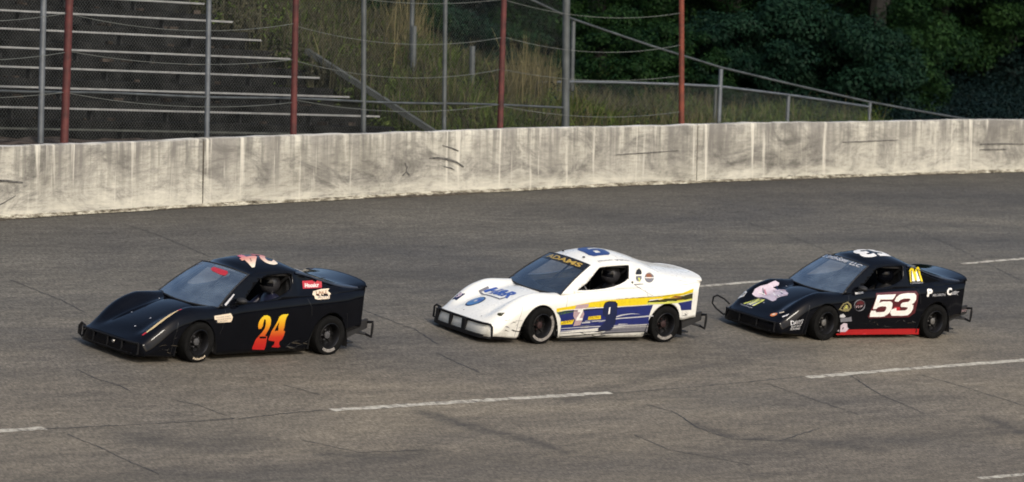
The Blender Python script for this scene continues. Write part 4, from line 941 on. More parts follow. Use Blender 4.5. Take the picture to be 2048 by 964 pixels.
    decal('windscreen_banner', [[(-.96,.80),(-.5,.805),(0,.81),(.5,.805),(.96,.80),(.96,.985),(.5,.99),(0,.99),(-.5,.99),(-.96,.985)]], surf_ws, 'black_print', ws, .005, .08)
    lettering('lettering', 'ADAMS', surf_ws, 'gold_print', ws, (-.72,.835), (1.55,0), (0,.12), .009, 0, .03)
    seams(body, SEAMS, 'grey_print', .006); rubs(body, 14, ('black_print','grey_print','grey_shade'), ((1.68,2.08),(.11,.34)), 5); rubs(body, 12, ('black_print','grey_shade'), ((-.7,.8),(.07,.16)), 6); rubs(body, 6, ('black_print','grey_print'), ((-1.45,-1.6),(.34,.45)), 7)
    fasteners(car, [(2.08,.33),(2.08,-.1),(1.68,.42),(1.15,.30),(1.15,-.30)], surf_hood, 'grey_print')
    for x, y in ((.24,-.25),(.24,.25)):
        mb = MB(); mb.box(surf_roof(x, y, .01), (.03,.02,.02)); mb.build('roof_clip', M['blackmatte'], car, False)
    tubes('window_bar', [[(-.40,.52,1.12),(-.395,.545,1.02),(-.37,.59,.93)]], car, .014)
    decal('panel_gap', [[(-.47,.85),(-.60,.78),(-.80,.69),(-.805,.692),(-.605,.785),(-.472,.856)]], surf_side, 'grey_print', body, .003)
def arch_M(o, u, v):
    def P_(a, b): return (o[0] + u[0]*a + v[0]*b, o[1] + u[1]*a + v[1]*b)
    l = [(0,0),(.05,.45),(.12,.80),(.22,.98),(.33,1.0),(.43,.88),(.5,.6),(.57,.88),(.67,1.0),(.78,.98),(.88,.80),(.95,.45),(1,0),(.86,0),(.82,.42),(.76,.72),(.70,.80),(.64,.62),(.58,.1),(.42,.1),(.36,.62),(.30,.80),(.24,.72),(.18,.42),(.14,0)]
    return [P_(*p) for p in l]
def extras53(car, body, roof, ws):
    decal('number_backing', D['red53'], surf_side, 'maroon_print', car, .004)
    for r_ in D['n53']: decal('door_number', [r_], surf_side, 'white_print', car, .008)
    decal('number_backing', [[(-.19,.50),(-.30,.50),(-.33,.44),(-.22,.42),(-.16,.45)]], surf_side, 'red_print', car, .006)
    decal('rocker_stripe', [[(a, min(b, .142)) for a, b in D['stripe53'][0]]], surf_side, 'bright_red_print', body, .004)
    decal('badge', [D['diamond53'][0], [(a*.72 + .876*.28, b*.72 + .508*.28) for a, b in D['diamond53'][0]]], surf_side, 'tan_print', car, .005)
    decal('badge', [circle2(.865,.49,.06,.055)], surf_side, 'tan_print', car, .006); lettering('lettering', 'A', surf_side, 'lemon_print', car, (.90,.48), (-.07,0), (0,.06), .01)
    decal('disc_badge', [D['disc53'][0], circle2(.573,.532,.108,.082)], surf_side, 'grey_print', car, .005)
    decal('badge', [[(.66,.545),(.48,.545),(.50,.59),(.573,.61),(.64,.59)]], surf_side, 'maroon_print', car, .007); lettering('lettering', 'WF', surf_side, 'pink_print', car, (.66,.49), (-.16,.0), (0,.045), .009, .2)
    decal('decal', [D['patch53'][0]], surf_side, 'silver_print', car, .005); decal('decal', [D['patch53'][1]], surf_side, 'grey_print', car, .005)
    decal('decal', D['o53'], surf_side, 'lilac_print', car, .006)
    for off_, mm in ((0,'yellow_print'),):
        decal('arch_logo', [arch_M((-.54,.878), (-.285,.012), (-.0,.225))], surf_side, mm, car, .011)
    decal('arch_logo', [[(-.60,.89),(-.63,1.05),(-.655,1.05),(-.665,.89)]], surf_side, 'white_print', car, .009); decal('arch_logo', [[(-.70,.89),(-.71,1.05),(-.735,1.05),(-.775,.895)]], surf_side, 'white_print', car, .009)
    lettering('lettering', 'MCDONALDS', surf_side, 'silver_print', car, (-.54,.855), (-.29,.008), (0,.016), .006)
    lettering('lettering', 'P', surf_side, 'white_print', car, (-.845,.665), (-.12,.005), (0,.12), .006, .1, .05); lettering('lettering', 'RECISION', surf_side, 'silver_print', car, (-.965,.668), (-.28,.012), (0,.04), .006, .1)
    lettering('lettering', 'C', surf_side, 'white_print', car, (-1.28,.685), (-.14,.004), (0,.115), .006, .1, .05); lettering('lettering', 'utting', surf_side, 'silver_print', car, (-1.42,.672), (-.28,.005), (0,.085), .006, .15, .02)
    lettering('lettering', "DAVY'S", surf_side, 'silver_print', car, (2.06,.225), (-.31,.03), (0,.07), .006, .3, .02); lettering('lettering', 'BODY SHOP', surf_side, 'silver_print', car, (2.05,.185), (-.27,.025), (0,.03), .006, 0, .02); lettering('lettering', 'TOWING', surf_side, 'silver_print', car, (2.06,.14), (-.27,.02), (0,.036), .006, 0, .03)
    decal('hood_decal', D['pink53'], surf_hood, 'lilac_print', car, .005)
    rd = random.Random(5)
    for i in range(26):
        x0, y0 = rd.uniform(1.40,1.78), rd.uniform(-.42,.0); l = rd.uniform(.05,.13); s_ = rd.choice((-1, 1))
        if not (inside((x0, y0), D['pink53']) and inside((x0 - l*.5, y0 + s_*l), D['pink53'])): continue
        decal('hood_decal', [[(x0,y0),(x0-l*.5,y0+s_*l),(x0-l*.5-.018,y0+s_*l),(x0-.022,y0+.004)]], surf_hood, rd.choice(('grey_print','maroon_print','pink_print','white_print','navy_print','rose_print')), car, .007, .1)
    decal('hood_decal', [[(1.44,-.15),(1.38,-.12),(1.38,-.22),(1.42,-.26)]], surf_hood, 'pink_print', car, .008)
    decal('arch_logo', [arch_M((2.03,-.38), (.0,.26), (-.21,.06))], surf_hood, 'lemon_print', car, .006)
    for a in (-.30,-.24,-.18): decal('arch_logo', [[(2.03,a),(1.86,a+.05),(1.86,a+.075),(2.03,a+.03)]], surf_hood, 'white_print', car, .005)
    lettering('lettering', 'MCDONALDS', surf_hood, 'silver_print', car, (2.07,-.40), (.02,.29), (-.022,0), .006)
    decal('headlight_number', [[(2.0,-.60),(1.90,-.63),(1.83,-.60),(1.85,-.53),(1.93,-.50),(1.98,-.54)]], surf_hood, 'white_print', car, .005); lettering('lettering', '53', surf_hood, 'black_print', car, (1.945,-.585), (-.01,.07), (-.06,-.01), .008, 0, .03)
    decal('round_sticker', [circle2(2.07,.385,.05,.055)], surf_hood, 'orange_print', car, .005); decal('round_sticker', [circle2(2.07,.385,.025,.028)], surf_hood, 'cream_print', car, .008)
    decal('sticker', [[(2.01,.43),(1.985,.50),(2.0,.52),(2.03,.46)]], surf_hood, 'cream_print', car, .005); decal('sticker', D['bits53'][1:], surf_hood, 'silver_print', car, .005)
    lettering('roof_number', '53', surf_roof, 'white_print', car, (-.45,-.12), (.62,0), (0,.40), .006, .08, .045)
    lettering('windscreen_lettering', 'C. Smith-Sons', surf_ws, 'silver_print', ws, (-.93,.87), (1.25,.0), (0,.115), .009, .25, .02); lettering('windscreen_lettering', 'LLC', surf_ws, 'silver_print', ws, (.44,.86), (.42,.0), (0,.10), .009, .3, .02)
    ridges(car, roof); decal('quarter_panel', [[(-.50,1.075),(-.62,1.065),(-.80,1.01),(-1.0,.955),(-1.22,.895),(-1.05,.88),(-.8,.865),(-.52,.85)]], surf_side, 'quarter_black', body, .0035)
    seams(body, SEAMS, 'black_print'); rubs(body, 10, ('grey_shade','tan_dark'), ((-.76,.7),(.16,.28)), 8)
    fasteners(car, [(1.2,.34),(1.2,-.34),(1.9,-.05)], surf_hood, 'silver_print')
    decal('mirror_tape', [[(.66,.70),(.49,.715),(.49,.742),(.66,.727)]], surf_side, 'silver_print', car, .006)
    mirror(car)
    lettering('lettering', 'Sunoco', lambda a, b, off: (a, .625 + off, b), 'pink_print', car, (-1.62,.385), (-.24,.02), (0,.05), .004, .2)

def rot_frame(O, X):
    X = Vector(X); Yv = TZ.cross(X); c, s = math.cos(R(1.5)), math.sin(R(1.5))
    return (O, tuple(X), tuple(Yv * c + TZ * s), tuple(TZ * c - Yv * s))
CARS = [
 dict(frame=None, O=(-3.783,51.335,-.128), X=(-.7054,-.7087,-.0158), label='leading gloss black race car with a yellow to red 24 on its door', glass='dustyglare', paint='blackpaint', window=WIN_ROUND, hub='cage', letters=[(-125,-62,7), None], scuff=[None,(-120,-55)],
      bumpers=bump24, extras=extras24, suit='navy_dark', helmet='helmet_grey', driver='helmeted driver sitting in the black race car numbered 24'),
 dict(frame=None, O=(.989,55.805,-.065), X=(-.7881,-.6155,.0062), label='white race car with blue and yellow side stripes and a 9 on its door', glass='glass', paint='whitepaint', window=WIN, hub='hubred', letters=[None, None], scuff=[(135,320),(-130,-50)],
      bumpers=bump9, extras=extras9, suit='blackmatte', helmet='helmet_grey', driver='driver in a grey helmet seen through the side window of the white race car'),
 dict(frame=None, O=(5.40,59.228,-.103), X=(-.7831,-.6218,.0048), label='rearmost black race car with a white 53 on its door and red sill', glass='dustyglare', paint='blackpaint', window=WIN, hub='hub', letters=[None, None], scuff=[None, None],
      bumpers=bump53, extras=extras53, suit='blackmatte', helmet='blackpaint', driver='dark-clothed driver sitting in the black race car numbered 53')]
def build_cars():
    for c in CARS:
        X = Vector(c['X']).normalized(); X = (X - TZ * X.dot(TZ)).normalized()
        c['frame'] = rot_frame(c['O'], X); build_car(c)

# ------------------------------------------------------------ bleachers
def build_bleachers():
    root = empty('bleachers', Matrix.Translation(bl(46, 45.3, 2.2))); link_tag(root, 'dark stepped bleachers with thin aluminium bench planks behind the track wall', 'bleachers')
    inv = root.matrix_world.inverted(); ax = (BT, BN, Vector((0,0,1)))
    NR = 13; x0, x1 = 33., 51.55; br = None
    for j in range(NR):
        nn = 45.26 + .76 * j; zt = 2.77 + .345 * j; zs = zt - .20
        mb = MB(); n = 60   # one concrete step, its edges worn
        rows = []
        for i in range(n + 1):
            a = x0 + (x1 - x0) * i / n; k = random.uniform(-.018, .018); z1 = zs + random.uniform(-.015, .01)
            rows.append([inv @ bl(a, nn + .14 + k, zs - .36), inv @ bl(a, nn + .14 + k, z1 - .02), inv @ bl(a, nn + .17 + k, z1), inv @ bl(a, nn + .92, zs)])
        mb.grid(rows, True); mb.add([rows[-1][0], rows[-1][1], rows[-1][2], rows[-1][3], inv @ bl(x1, nn + .92, zs - .36)], [(0,1,2,3,4)])
        mb.build('concrete_step', M['step'], root, ang=30)
        mb = MB(); c = bl((x0 + 51.) / 2, nn + .12, zt - .016); mb.box(inv @ c, (51. - x0, .24, .032), ax); mb.build('bench_plank', M['plank'] if j else M['kerb'], root, False)
        for a in np.arange(x0 + 5.5, 51., 1.8):
            if br is None:
                mb = MB(); mb.box((0,0,0), (.04, .10, .17), ax); br = mb.build('plank_bracket', M['blackmatte'], root, False).data; o = COL.objects[-1] if False else bpy.data.objects['plank_bracket']
            else:
                o = bpy.data.objects.new('plank_bracket', br); COL.objects.link(o); o.parent = root
            o.location = inv @ bl(a, nn + .19, zt - .125)
    # sloping kerb at the end of the steps
    mb = MB(); a = bl(51.62, 44.95, 2.70); b = bl(51.62, 45.27 + .76 * 4.2, 2.85 + .345 * 4.2); d = (b - a)
    mb.box(inv @ ((a + b) / 2), (.10, d.length, .10), (BT, d.normalized(), BT.cross(d.normalized()))); mb.build('end_kerb', M['kerb'], root, False)
    mb = MB()
    for k in range(150):   # rubbish and rubble on the steps
        j = random.randrange(NR); nn = 45.26 + .76*j + random.uniform(.28,.85); z = 2.57 + .345*j; s = random.uniform(.03,.13)
        mb.box(inv @ bl(random.uniform(38, 51.3), nn, z + s*.25), (s*random.uniform(.6,1.8), s, s*.6), (Vector((math.cos(k),math.sin(k),0)), Vector((-math.sin(k),math.cos(k),0)), Vector((0,0,1))))
    for k in range(260):   # rubble on the strip of dirt between wall and steps
        q = bl(random.uniform(37, 50.5), random.uniform(44.85, 45.25), 0); s = random.uniform(.03, .12); q.z = hill_z(q.x, q.y) + s * .3 + .25 * random.random()
        mb.box(inv @ q, (s*random.uniform(.6,2.2), s, s*.8), (Vector((math.cos(k),math.sin(k),0)), Vector((-math.sin(k),math.cos(k),0)), Vector((0,0,1))))
    link_tag(mb.build('rubble', M['rubble'], root, False), kind='stuff')
    rows = []
    for a in np.arange(33, 51.6, .3):
        lo = 43.5
        while True:   # keep clear of the back of the wall
            p = bl(a, lo, 0); i = int(np.argmin(np.hypot(WB[:,0]-p.x, WB[:,1]-p.y))); o = wall_out(US[i])
            if (p.x-WB[i,0])*o.x + (p.y-WB[i,1])*o.y > .42 or lo > 45.2: break
            lo += .05
        rows.append([inv @ bl(a, max(q_, min(lo, 45.3)), z_ + random.uniform(-.04, .04)) for q_, z_ in ((44.1, 2.38), (44.5, 2.50), (44.9, 2.56), (45.25, 2.60), (45.42, 2.60))])
    mb = MB(); mb.grid(rows, True); mb.build('dirt_strip', M['rubble'], root)

# ------------------------------------------------------------ fences behind the wall
def pole(name, p0, p1, r0, r1, mat, parent, n=12):
    mb = MB(); mb.tube([p0, p0 + (p1 - p0) * .5, p1], [r0, (r0 + r1) / 2, r1], n); return mb.build(name, M[mat], parent, ang=60)
def diamond_mesh(P, W, H, pitch, r_):
    """chain link as two families of diagonal wires over a ruled strip: P(a, h) gives a point"""
    mb = MB(); n = int((W + H) / pitch)
    for fam in (1, -1):
        for i in range(n):
            a0 = i * pitch - H; pts = []
            k = max(int(H / .5), 2)
            for j in range(k + 1):
                h = H * j / k; a = a0 + h if fam > 0 else a0 + H - h
                if -1e-6 <= a <= W: pts.append(P(a, h))
            if len(pts) < 2: continue
            mb.tube(pts, r_, 3, caps=False)
    return mb
def build_fences():
    # tall red poles carrying catch cables
    root = empty('cable_fence', Matrix.Translation(along(590, .45, 2.3))); link_tag(root, 'tall red steel poles joined by thin sagging cables just behind the wall', 'fence')
    inv = root.matrix_world.inverted(); cols = [(-430,-400,.07),(130,145,.068),(587,594,.058),(1000,1011,.058),(1363,1363,.058),(1690,1680,.058)]
    tops = []
    for k, (b, t, r_) in enumerate(cols):
        if k == 5: continue
        hb, ht = 1.9, 6.4
        zb = along(b, .45, 2.9); zt0 = along(t, .45, 6.2)
        lean = (zt0 - zb); p0 = zb + lean * ((hb - 2.9) / (6.2 - 2.9)); p0.z = hb
        pt = zb + lean * ((ht - 2.9) / (6.2 - 2.9)); pt.z = ht
        pole('post', inv @ p0, inv @ pt, r_, r_ * .92, 'orangepole' if k == 4 else 'redpole', root); tops.append((p0, pt))
    for h in (3.35, 4.02, 4.62, 5.3, 6.0):
        for (a0, a1), (b0, b1) in zip(tops[:-1], tops[1:]):
            f = (h - 1.9) / 4.5; a = a0 + (a1 - a0) * f; b = b0 + (b1 - b0) * f; sag = random.uniform(.14, .24); da = random.uniform(-.05,.05)
            pts = [a + (b - a) * q + Vector((0, 0, da * q - 4 * sag * q * (1 - q))) for q in np.linspace(0, 1, 17)]
            mb = MB(); mb.tube([inv @ p for p in pts], .0065, 4); mb.build('cable', M['wire'], root)
    # grey pipe fence with chain link
    root = empty('chain_link_fence', Matrix.Translation(along(728, .95, 2.3))); link_tag(root, 'tall grey pipe fence with a mid rail and chain link in front of the bleachers', 'fence')
    inv = root.matrix_world.inverted()
    posts = [(-250,-235,.045,'galv',6.5),(82,91,.05,'galv',6.5),(414,420,.045,'galv',6.5),(727,728,.047,'galvdark',6.5),(888,892,.042,'galvdark',6.5),(1131,1133,.075,'galvdark',6.5)]
    for b, t, r_, mt, ht in posts:
        zb = along(b, .95, 2.9); zt0 = along(t, .95, 6.2); lean = zt0 - zb
        p0 = zb + lean * (-1.0 / 3.3); p0.z = 1.9; pt = zb + lean * ((ht - 2.9) / 3.3); pt.z = ht
        pole('post', inv @ p0, inv @ pt, r_, r_, mt, root)
    ends = [along(p, .95, 3.36) for p in np.linspace(-250, 1131, 24)]
    mb = MB(); mb.tube([inv @ (p + Vector((0,0,.04 * math.sin(i)*.3))) for i, p in enumerate(ends)], .021, 8); mb.build('mid_rail', M['galvdark'], root)
    pa = along(-120, .97, 3.); pb = along(1131, .97, 3.); n = 40; line = [along(p, .97, 0) for p in np.linspace(-120, 1131, n)]
    cum = np.cumsum([0] + [(line[i+1] - line[i]).length for i in range(n - 1)]); W = cum[-1]; ln = np.array([tuple(p) for p in line])
    def P(a, h): return inv @ Vector((np.interp(a, cum, ln[:,0]), np.interp(a, cum, ln[:,1]), 2.35 + h))
    mb = diamond_mesh(P, W, 4.0, .07, .0013); link_tag(mb.build('chain_link', M['wire'], root), kind='stuff')
    # lower fence along the grass on the right
    root = empty('low_fence', Matrix.Translation(at(1440, 240, 78))); link_tag(root, 'low chain link fence with a curved top rail on the grass bank at the right', 'fence')
    inv = root.matrix_world.inverted()
    rail = [(1075,165,75.5),(1140,163.5,76.3),(1240,165,77),(1363,169,77.8),(1440,173,78.4),(1578,190,80.2),(1660,202,81.5),(1740,214,83)]
    rp = [at(*p) for p in rail]
    mb = MB(); mb.tube([inv @ p for p in rp], .026, 8); mb.build('top_rail', M['galv'], root)
    for px, py, d, top, mt, r_ in ((1075,165,75.5,0,'galvdark',.045),(1090,182,75.7,0,'galvdark',.03),(1432,173,78.4,0,'galvdark',.035),(1442,138,78.4,.0,'galv',.045),(1577,190,80.2,.05,'galv',.04),(1740,205,83,.0,'galv',.04)):
        p1 = at(px, py, d); p0 = Vector((p1.x - .03, p1.y, hill_z(p1.x, p1.y) - .3)); pole('post', inv @ p0, inv @ p1, r_, r_, mt, root, 8)
    mb = MB(); a, b = at(1075,180,75.6), at(1135,181,76.1); mb.tube([inv @ a, inv @ b], .018, 6); mb.build('cross_rail', M['galvdark'], root)
    q = np.array([tuple(p) for p in rp]); cm = np.concatenate([[0], np.cumsum(np.hypot(np.diff(q[:,0]), np.diff(q[:,1])))])
    def P2(a, h):
        x, y, z = (np.interp(a, cm, q[:, i]) for i in range(3)); return inv @ Vector((x, y, z - 1.5 + h))
    mb = diamond_mesh(P2, cm[-1], 1.5, .07, .0026); link_tag(mb.build('chain_link', M['wire'], root), kind='stuff')
    # long sloping pipe running down the bank
    root = empty('sloping_rail', Matrix.Translation(at(1440, 140, 79.5))); link_tag(root, 'long grey pipe rail sloping down the bank from the bleachers towards the wall', 'rail')
    inv = root.matrix_world.inverted()
    sp = [at(*p) for p in ((940,-62,74),(1060,-2,75.5),(1145,38,76.6),(1200,57,77.3),(1300,91,78.4),(1440,134.5,80),(1580,168,81.6),(1734,203,83.4),(1860,226,85),(1960,243,86.3),(2100,262,88))]
    mb = MB(); mb.tube([inv @ p for p in sp], .024, 8); mb.build('pipe', M['galvdark'], root)
    for px, py, d in ((1147,38,76.7),(828,-140,73)):
        p1 = at(px, py, d); p0 = Vector((p1.x, p1.y, hill_z(p1.x, p1.y) - .3)); pole('post', inv @ p0, inv @ p1, .045, .045, 'galvdark', root, 8)
    # two weathered posts left standing in the grass
    for px, py, d, lab in ((828,52,72.5,'taller weathered grey post standing in the dry grass bank'),(945,92,73.5,'shorter weathered grey post standing in the dry grass bank')):
        p1 = at(px, py, d); z0 = hill_z(p1.x, p1.y) - .3; mb = MB(); mb.tube([(0,0,0),(0,0,p1.z - z0)], [.06,.055], 8)
        mb.add([(.0,0,p1.z - z0),(.06,0,p1.z-z0+.02),(0,.06,p1.z-z0+.02),(-.06,0,p1.z-z0+.02),(0,-.06,p1.z-z0+.02)], [(1,2,3,4)])
        o = mb.build('old_post', M['galvdark'], None); o.location = (p1.x, p1.y, z0); link_tag(o, lab, 'post')

# ------------------------------------------------------------ vegetation
def tone_attr(o, vals):
    a = o.data.attributes.new('tone', 'FLOAT', 'POINT'); a.data.foreach_set('value', np.asarray(vals, dtype=np.float32))
def leaf_quads(cent, nrm, size, asp=.55):
    n = len(cent); t = rng.normal(size=(n, 3)); t -= nrm * (t * nrm).sum(1, keepdims=True); t /= np.linalg.norm(t, axis=1, keepdims=True) + 1e-9
    b = np.cross(nrm, t); s = size[:, None]
    V = np.stack([cent - t*s, cent + b*s*asp + nrm*s*.12, cent + t*s, cent - b*s*asp + nrm*s*.12], 1).reshape(-1, 3)
    return V
def raw_mesh(name, V, quads, mat):
    me = bpy.data.meshes.new(name); n = len(V); k = quads.shape[1]; nf = len(quads)
    me.vertices.add(n); me.vertices.foreach_set('co', V.astype(np.float32).ravel()); me.loops.add(nf * k); me.loops.foreach_set('vertex_index', quads.astype(np.int32).ravel())
    me.polygons.add(nf); me.polygons.foreach_set('loop_start', np.arange(0, nf * k, k, dtype=np.int32)); me.polygons.foreach_set('loop_total', np.full(nf, k, dtype=np.int32)); me.materials.append(mat); me.update(calc_edges=True); return me
def crown_mesh(name, mat, ncl, per, rad, height, z0, leaf, seed, squash=1.):
    global rng
    rng = np.random.default_rng(seed); C = []; Nn = []; T = []
    for k in range(ncl):
        th = rng.uniform(0, 2*math.pi); zz = rng.uniform(0, 1); env = (math.sin(math.pi * (0.12 + .84 * zz)) ** .6); rr = rad * env * math.sqrt(rng.uniform(.15, 1))
        c = np.array([rr*math.cos(th), rr*math.sin(th), z0 + height * zz]); cr = rng.uniform(.22, .42) * rad * .62
        d = rng.normal(size=(per, 3)); d /= np.linalg.norm(d, axis=1, keepdims=True); q = rng.uniform(.55, 1.08, per)[:, None]
        p = c + d * q * cr * np.array([1, 1, .62 * squash]); C.append(p)
        nn = d * .8 + np.array([0, 0, .7]) + rng.normal(size=(per, 3)) * .35; Nn.append(nn / np.linalg.norm(nn, axis=1, keepdims=True))
        T.append(np.clip(rng.normal(.45 + .2 * rng.normal(), .2, per), 0, 1))
    C = np.concatenate(C); Nn = np.concatenate(Nn); T = np.concatenate(T)
    V = leaf_quads(C, Nn, rng.uniform(.6, 1.25, len(C)) * leaf); me = raw_mesh(name, V, np.arange(len(V)).reshape(-1, 4), mat)
    a = me.attributes.new('tone', 'FLOAT', 'POINT'); a.data.foreach_set('value', np.repeat(T, 4).astype(np.float32)); return me
def trunk_mesh(h, r_, seed, rad):
    rd = random.Random(seed); mb = MB(); top = Vector((rd.uniform(-.3,.3), rd.uniform(-.3,.3), h))
    mb.tube([(0,0,-.4),(top.x*.3,top.y*.3,h*.35),(top.x*.7,top.y*.7,h*.7),top], [r_*1.25, r_, r_*.7, r_*.25], 8)
    for k in range(7):
        t = rd.uniform(.35,.8); b = Vector((top.x*t, top.y*t, h*t)); a = rd.uniform(0, 6.28); l = rad * rd.uniform(.5,.85)
        e = b + Vector((math.cos(a)*l, math.sin(a)*l, l*rd.uniform(.3,.8))); mid = (b + e) / 2 + Vector((0,0,-.12*l)); mb.tube([b, mid, e], [r_*.45, r_*.3, r_*.08], 6)
    me = bpy.data.meshes.new('trunk'); me.from_pydata(mb.v, [], mb.f); me.materials.append(M['bark']); return me
def build_trees():
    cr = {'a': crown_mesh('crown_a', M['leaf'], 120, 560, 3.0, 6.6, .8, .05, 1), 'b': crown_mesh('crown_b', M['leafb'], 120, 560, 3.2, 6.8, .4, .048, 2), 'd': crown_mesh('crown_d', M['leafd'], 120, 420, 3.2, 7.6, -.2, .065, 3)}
    tk = {k: trunk_mesh(6.5, .22, i + 3, 3.0) for i, k in enumerate('abd')}
    bush = [crown_mesh('bush_a', M['leafb'], 70, 420, 1.5, 1.5, .1, .038, 11), crown_mesh('bush_b', M['leaf'], 60, 380, 1.2, 1.6, .1, .036, 12)]
    spec = [  # px, depth, kind, scale, label
     (1190,93,'a',1.0,'bright green tree behind the thick grey fence pipe at the top of the bank'),
     (1010,96,'b',1.0,'dim green tree above the dry grass bank behind the second red pole from the right'),
     (1320,99,'b',1.05,'dark green tree behind the orange-red pole'),
     (1460,96,'a',1.0,'leafy green tree just right of the orange-red pole'),
     (1600,100,'b',1.1,'tall green tree rising above the rounded grey-green bush'),
     (1745,97,'a',1.05,'green tree with hanging boughs right of the rounded bush'),
     (1870,102,'a',1.05,'green tree whose right edge meets the dark gap in the woods'),
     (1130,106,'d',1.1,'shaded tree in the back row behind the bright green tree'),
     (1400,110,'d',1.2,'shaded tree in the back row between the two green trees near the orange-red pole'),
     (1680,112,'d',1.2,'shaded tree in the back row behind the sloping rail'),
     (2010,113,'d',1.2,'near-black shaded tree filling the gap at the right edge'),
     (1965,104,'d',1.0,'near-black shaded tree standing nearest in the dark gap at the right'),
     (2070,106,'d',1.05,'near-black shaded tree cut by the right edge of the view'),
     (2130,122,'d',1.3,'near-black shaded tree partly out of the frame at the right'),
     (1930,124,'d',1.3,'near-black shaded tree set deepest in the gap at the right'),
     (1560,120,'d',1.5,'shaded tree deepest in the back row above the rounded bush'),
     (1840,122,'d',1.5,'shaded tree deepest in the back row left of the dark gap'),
     (880,104,'d',1.1,'shaded tree on top of the bank behind the dry grass'),
     (740,100,'b',.9,'dim green tree at the top of the bank beside the bleachers')]
    for i, (px, d, k, s, lab) in enumerate(spec):
        p = at(px, 300, d); z = hill_z(p.x, p.y) - .1
        r_ = empty('tree', Matrix.Translation((p.x, p.y, z))); r_.rotation_euler = (0, 0, i * 1.7); r_.scale = (s, s, s * 1.05)
        link_tag(r_, lab, 'tree', 'trees behind the track')
        for nm, me in (('crown', cr[k]), ('trunk', tk[k])):
            o = bpy.data.objects.new(nm, me); COL.objects.link(o); o.parent = r_
    bs = [(1580,88,1.55,0,'big rounded grey-green bush behind the low fence at the middle of its rail'),(1450,87,1.2,0,'rounded bush left of the biggest bush behind the low fence'),(1690,89.5,1.25,0,'rounded bush right of the biggest bush behind the low fence'),
          (1350,86,1.1,1,'green bush directly behind the orange-red pole'),(1230,85,1.2,1,'green bush between the thick grey pipe and the orange-red pole'),(1790,91,1.1,1,'green bush under the lower end of the sloping rail'),
          (1040,82,1.0,1,'green bush in the grass behind the second red pole from the right'),(800,77,.8,1,'small green bush on the grass bank by the taller old post'),(690,76,.85,1,'small green bush beside the top of the bleachers kerb'),(900,80,.9,0,'grey-green bush on the grass bank between the old posts')]
    for i, (px, d, s, k, lab) in enumerate(bs):
        p = at(px, 300, d); o = bpy.data.objects.new('bush', bush[k]); COL.objects.link(o); o.location = (p.x, p.y, hill_z(p.x, p.y) - .1); o.rotation_euler = (0,0,i*2.1); o.scale = (s, s, s * 1.15)
        link_tag(o, lab, 'bush', 'bushes on the bank')
def grass(name, n, region, hgt, wid, mat, seed, clump=1.0, lean=.35):
    rg = np.random.default_rng(seed); P = []
    tries = 0
    while len(P) < n and tries < n * 6:
        tries += 1
        px, d = region(rg)
        q = at(px, 300, d)
        c = math.sin(q.x*1.9 + 1.3*math.sin(q.y*1.1 + seed)) * math.sin(q.y*1.7 + seed*.7)
        if rg.uniform() > (1 - clump) + clump * max(0, .5 + .9 * c): continue
        P.append((q.x, q.y, hill_z(q.x, q.y)))
    P = np.array(P); n = len(P); h = rg.uniform(*hgt, n) * rg.uniform(.7, 1.15, n); a = rg.uniform(0, 2*math.pi, n); w = rg.uniform(.6, 1.3, n) * wid; la = rg.uniform(0, 2*math.pi, n); ll = h * rg.uniform(0, lean, n)
    t = np.stack([np.cos(a), np.sin(a), 0*a], 1) * w[:, None]; L = np.stack([np.cos(la)*ll, np.sin(la)*ll, h], 1); Mid = np.stack([np.cos(la)*ll*.3, np.sin(la)*ll*.3, h*.55], 1)
    V = np.stack([P - t, P + t, P + Mid + t*.75, P + Mid - t*.75, P + L + t*.15, P + L - t*.15], 1).reshape(-1, 3); b = np.arange(n)[:, None] * 6
    Q = np.concatenate([b + np.array([0,1,2,3]), b + np.array([3,2,4,5])]); me = raw_mesh(name, V, Q, M[mat]); o = bpy.data.objects.new(name, me); COL.objects.link(o)
    tone_attr(o, np.repeat(rg.uniform(0, 1, n), 6)); link_tag(o, kind='stuff'); return o
def undergrowth(region, ncl, mat, seed, size, per=130):
    rg = np.random.default_rng(seed); C = []; Nn = []; T = []; L = []
    for k in range(ncl):
        px, d = region(rg); q = at(px, 300, d); s = rg.uniform(*size); z = hill_z(q.x, q.y); dd = rg.normal(size=(per, 3)); dd /= np.linalg.norm(dd, axis=1, keepdims=True); dd[:, 2] = abs(dd[:, 2])
        C.append(np.array([q.x, q.y, z]) + dd * rg.uniform(.3, 1.1, per)[:, None] * s * np.array([1.2, 1.2, 1.0])); nn = dd + np.array([0, 0, .6]) + rg.normal(size=(per, 3)) * .5; Nn.append(nn / np.linalg.norm(nn, axis=1, keepdims=True))
        T.append(np.clip(rg.normal(.45 + .25 * rg.normal(), .18, per), 0, 1)); L.append(rg.uniform(.03, .06, per))
    V = leaf_quads(np.concatenate(C), np.concatenate(Nn), np.concatenate(L), .42); me = raw_mesh('undergrowth', V, np.arange(len(V)).reshape(-1, 4), M[mat]); o = bpy.data.objects.new('undergrowth', me); COL.objects.link(o)
    tone_attr(o, np.repeat(np.concatenate(T), 4)); link_tag(o, kind='stuff')
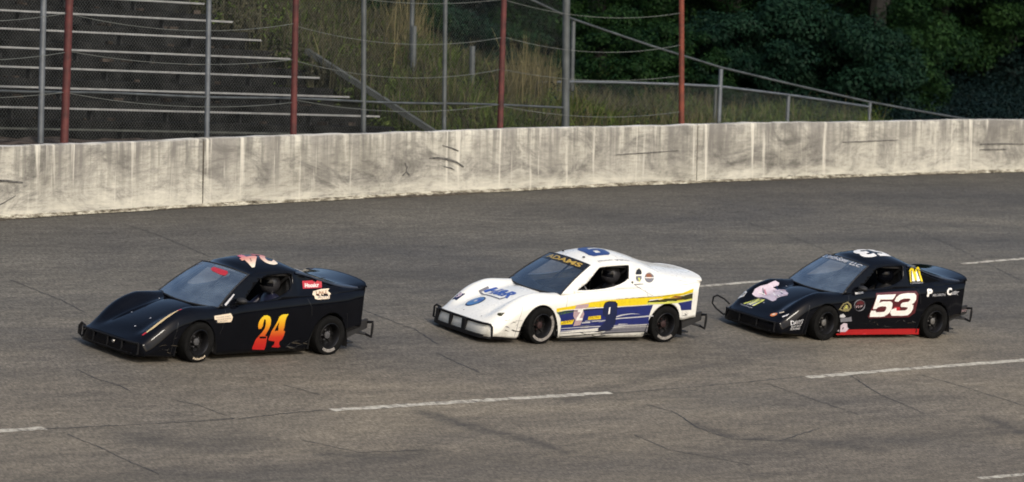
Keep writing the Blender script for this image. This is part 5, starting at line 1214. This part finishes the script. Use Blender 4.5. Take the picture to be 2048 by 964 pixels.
def build_grass():
    def bank(rg):
        px = rg.uniform(560, 1420); return px, rg.uniform(68 + (px - 700) * .0085, 84 + (px - 700) * .004)
    def bankL(rg):   # keep off the steps
        while True:
            px, d = bank(rg); p = at(px, 300, d)
            if p.dot(BT) > 51.75 and p.dot(BN) > 44.6: return px, d
    def right(rg):
        while True:
            px, d = rg.uniform(1080, 1760), rg.uniform(74, 92); p = at(px, 300, d); dd = np.hypot(WB[:,0]-p.x, WB[:,1]-p.y); i = int(np.argmin(dd)); o = wall_out(US[i])
            if (p.x-WB[i,0])*o.x + (p.y-WB[i,1])*o.y > .8: return px, d
    def far(rg): return rg.uniform(1640, 2120), rg.uniform(84, 104)
    def upper(rg):
        while True:
            px, d = rg.uniform(330, 760), rg.uniform(70, 80); p = at(px, 300, d)
            if p.dot(BT) > 50.9 + .5 * rg.uniform(-1, 1) and p.dot(BN) > 47.3: return px, d
    grass('green_grass', 36000, bankL, (.2,.55), .02, 'grass', 3, .4, .9)
    grass('dry_grass', 7500, bankL, (.3,.8), .011, 'dry', 4, .95, .6)
    grass('brown_weeds', 9000, bankL, (.3,.8), .018, 'weed', 5, .9, .8)
    grass('green_grass', 18000, right, (.25,.6), .022, 'grass', 6, .5, .9)
    grass('dry_grass', 2500, right, (.3,.8), .012, 'dry', 7, .95, .6)
    undergrowth(bankL, 420, 'grass', 8, (.2,.55)); undergrowth(bankL, 240, 'weed', 9, (.15,.45)); undergrowth(right, 330, 'grass', 10, (.2,.5)); undergrowth(right, 260, 'leafb', 12, (.25,.7)); undergrowth(bankL, 150, 'leaf', 21, (.2,.55))
    undergrowth(far, 420, 'leafd', 13, (.4,1.0)); undergrowth(upper, 170, 'weed', 14, (.25,.55)); undergrowth(upper, 130, 'grass', 15, (.2,.5)); grass('brown_weeds', 6000, upper, (.3,.8), .016, 'weed', 18, .5, .6)
    def clump(rg):
        c = ((1052,74.5),(1088,75.5),(1068,77),(790,74),(825,76),(1020,74))[int(rg.integers(6))]; return c[0] + rg.normal() * 14, c[1] + rg.normal() * .5
    grass('dry_grass', 800, clump, (.7,1.4), .011, 'dry', 17, .0, .35)

# ------------------------------------------------------------ build everything
build_setting()
build_wall()
build_bleachers()
build_fences()
build_cars()
build_trees()
build_grass()
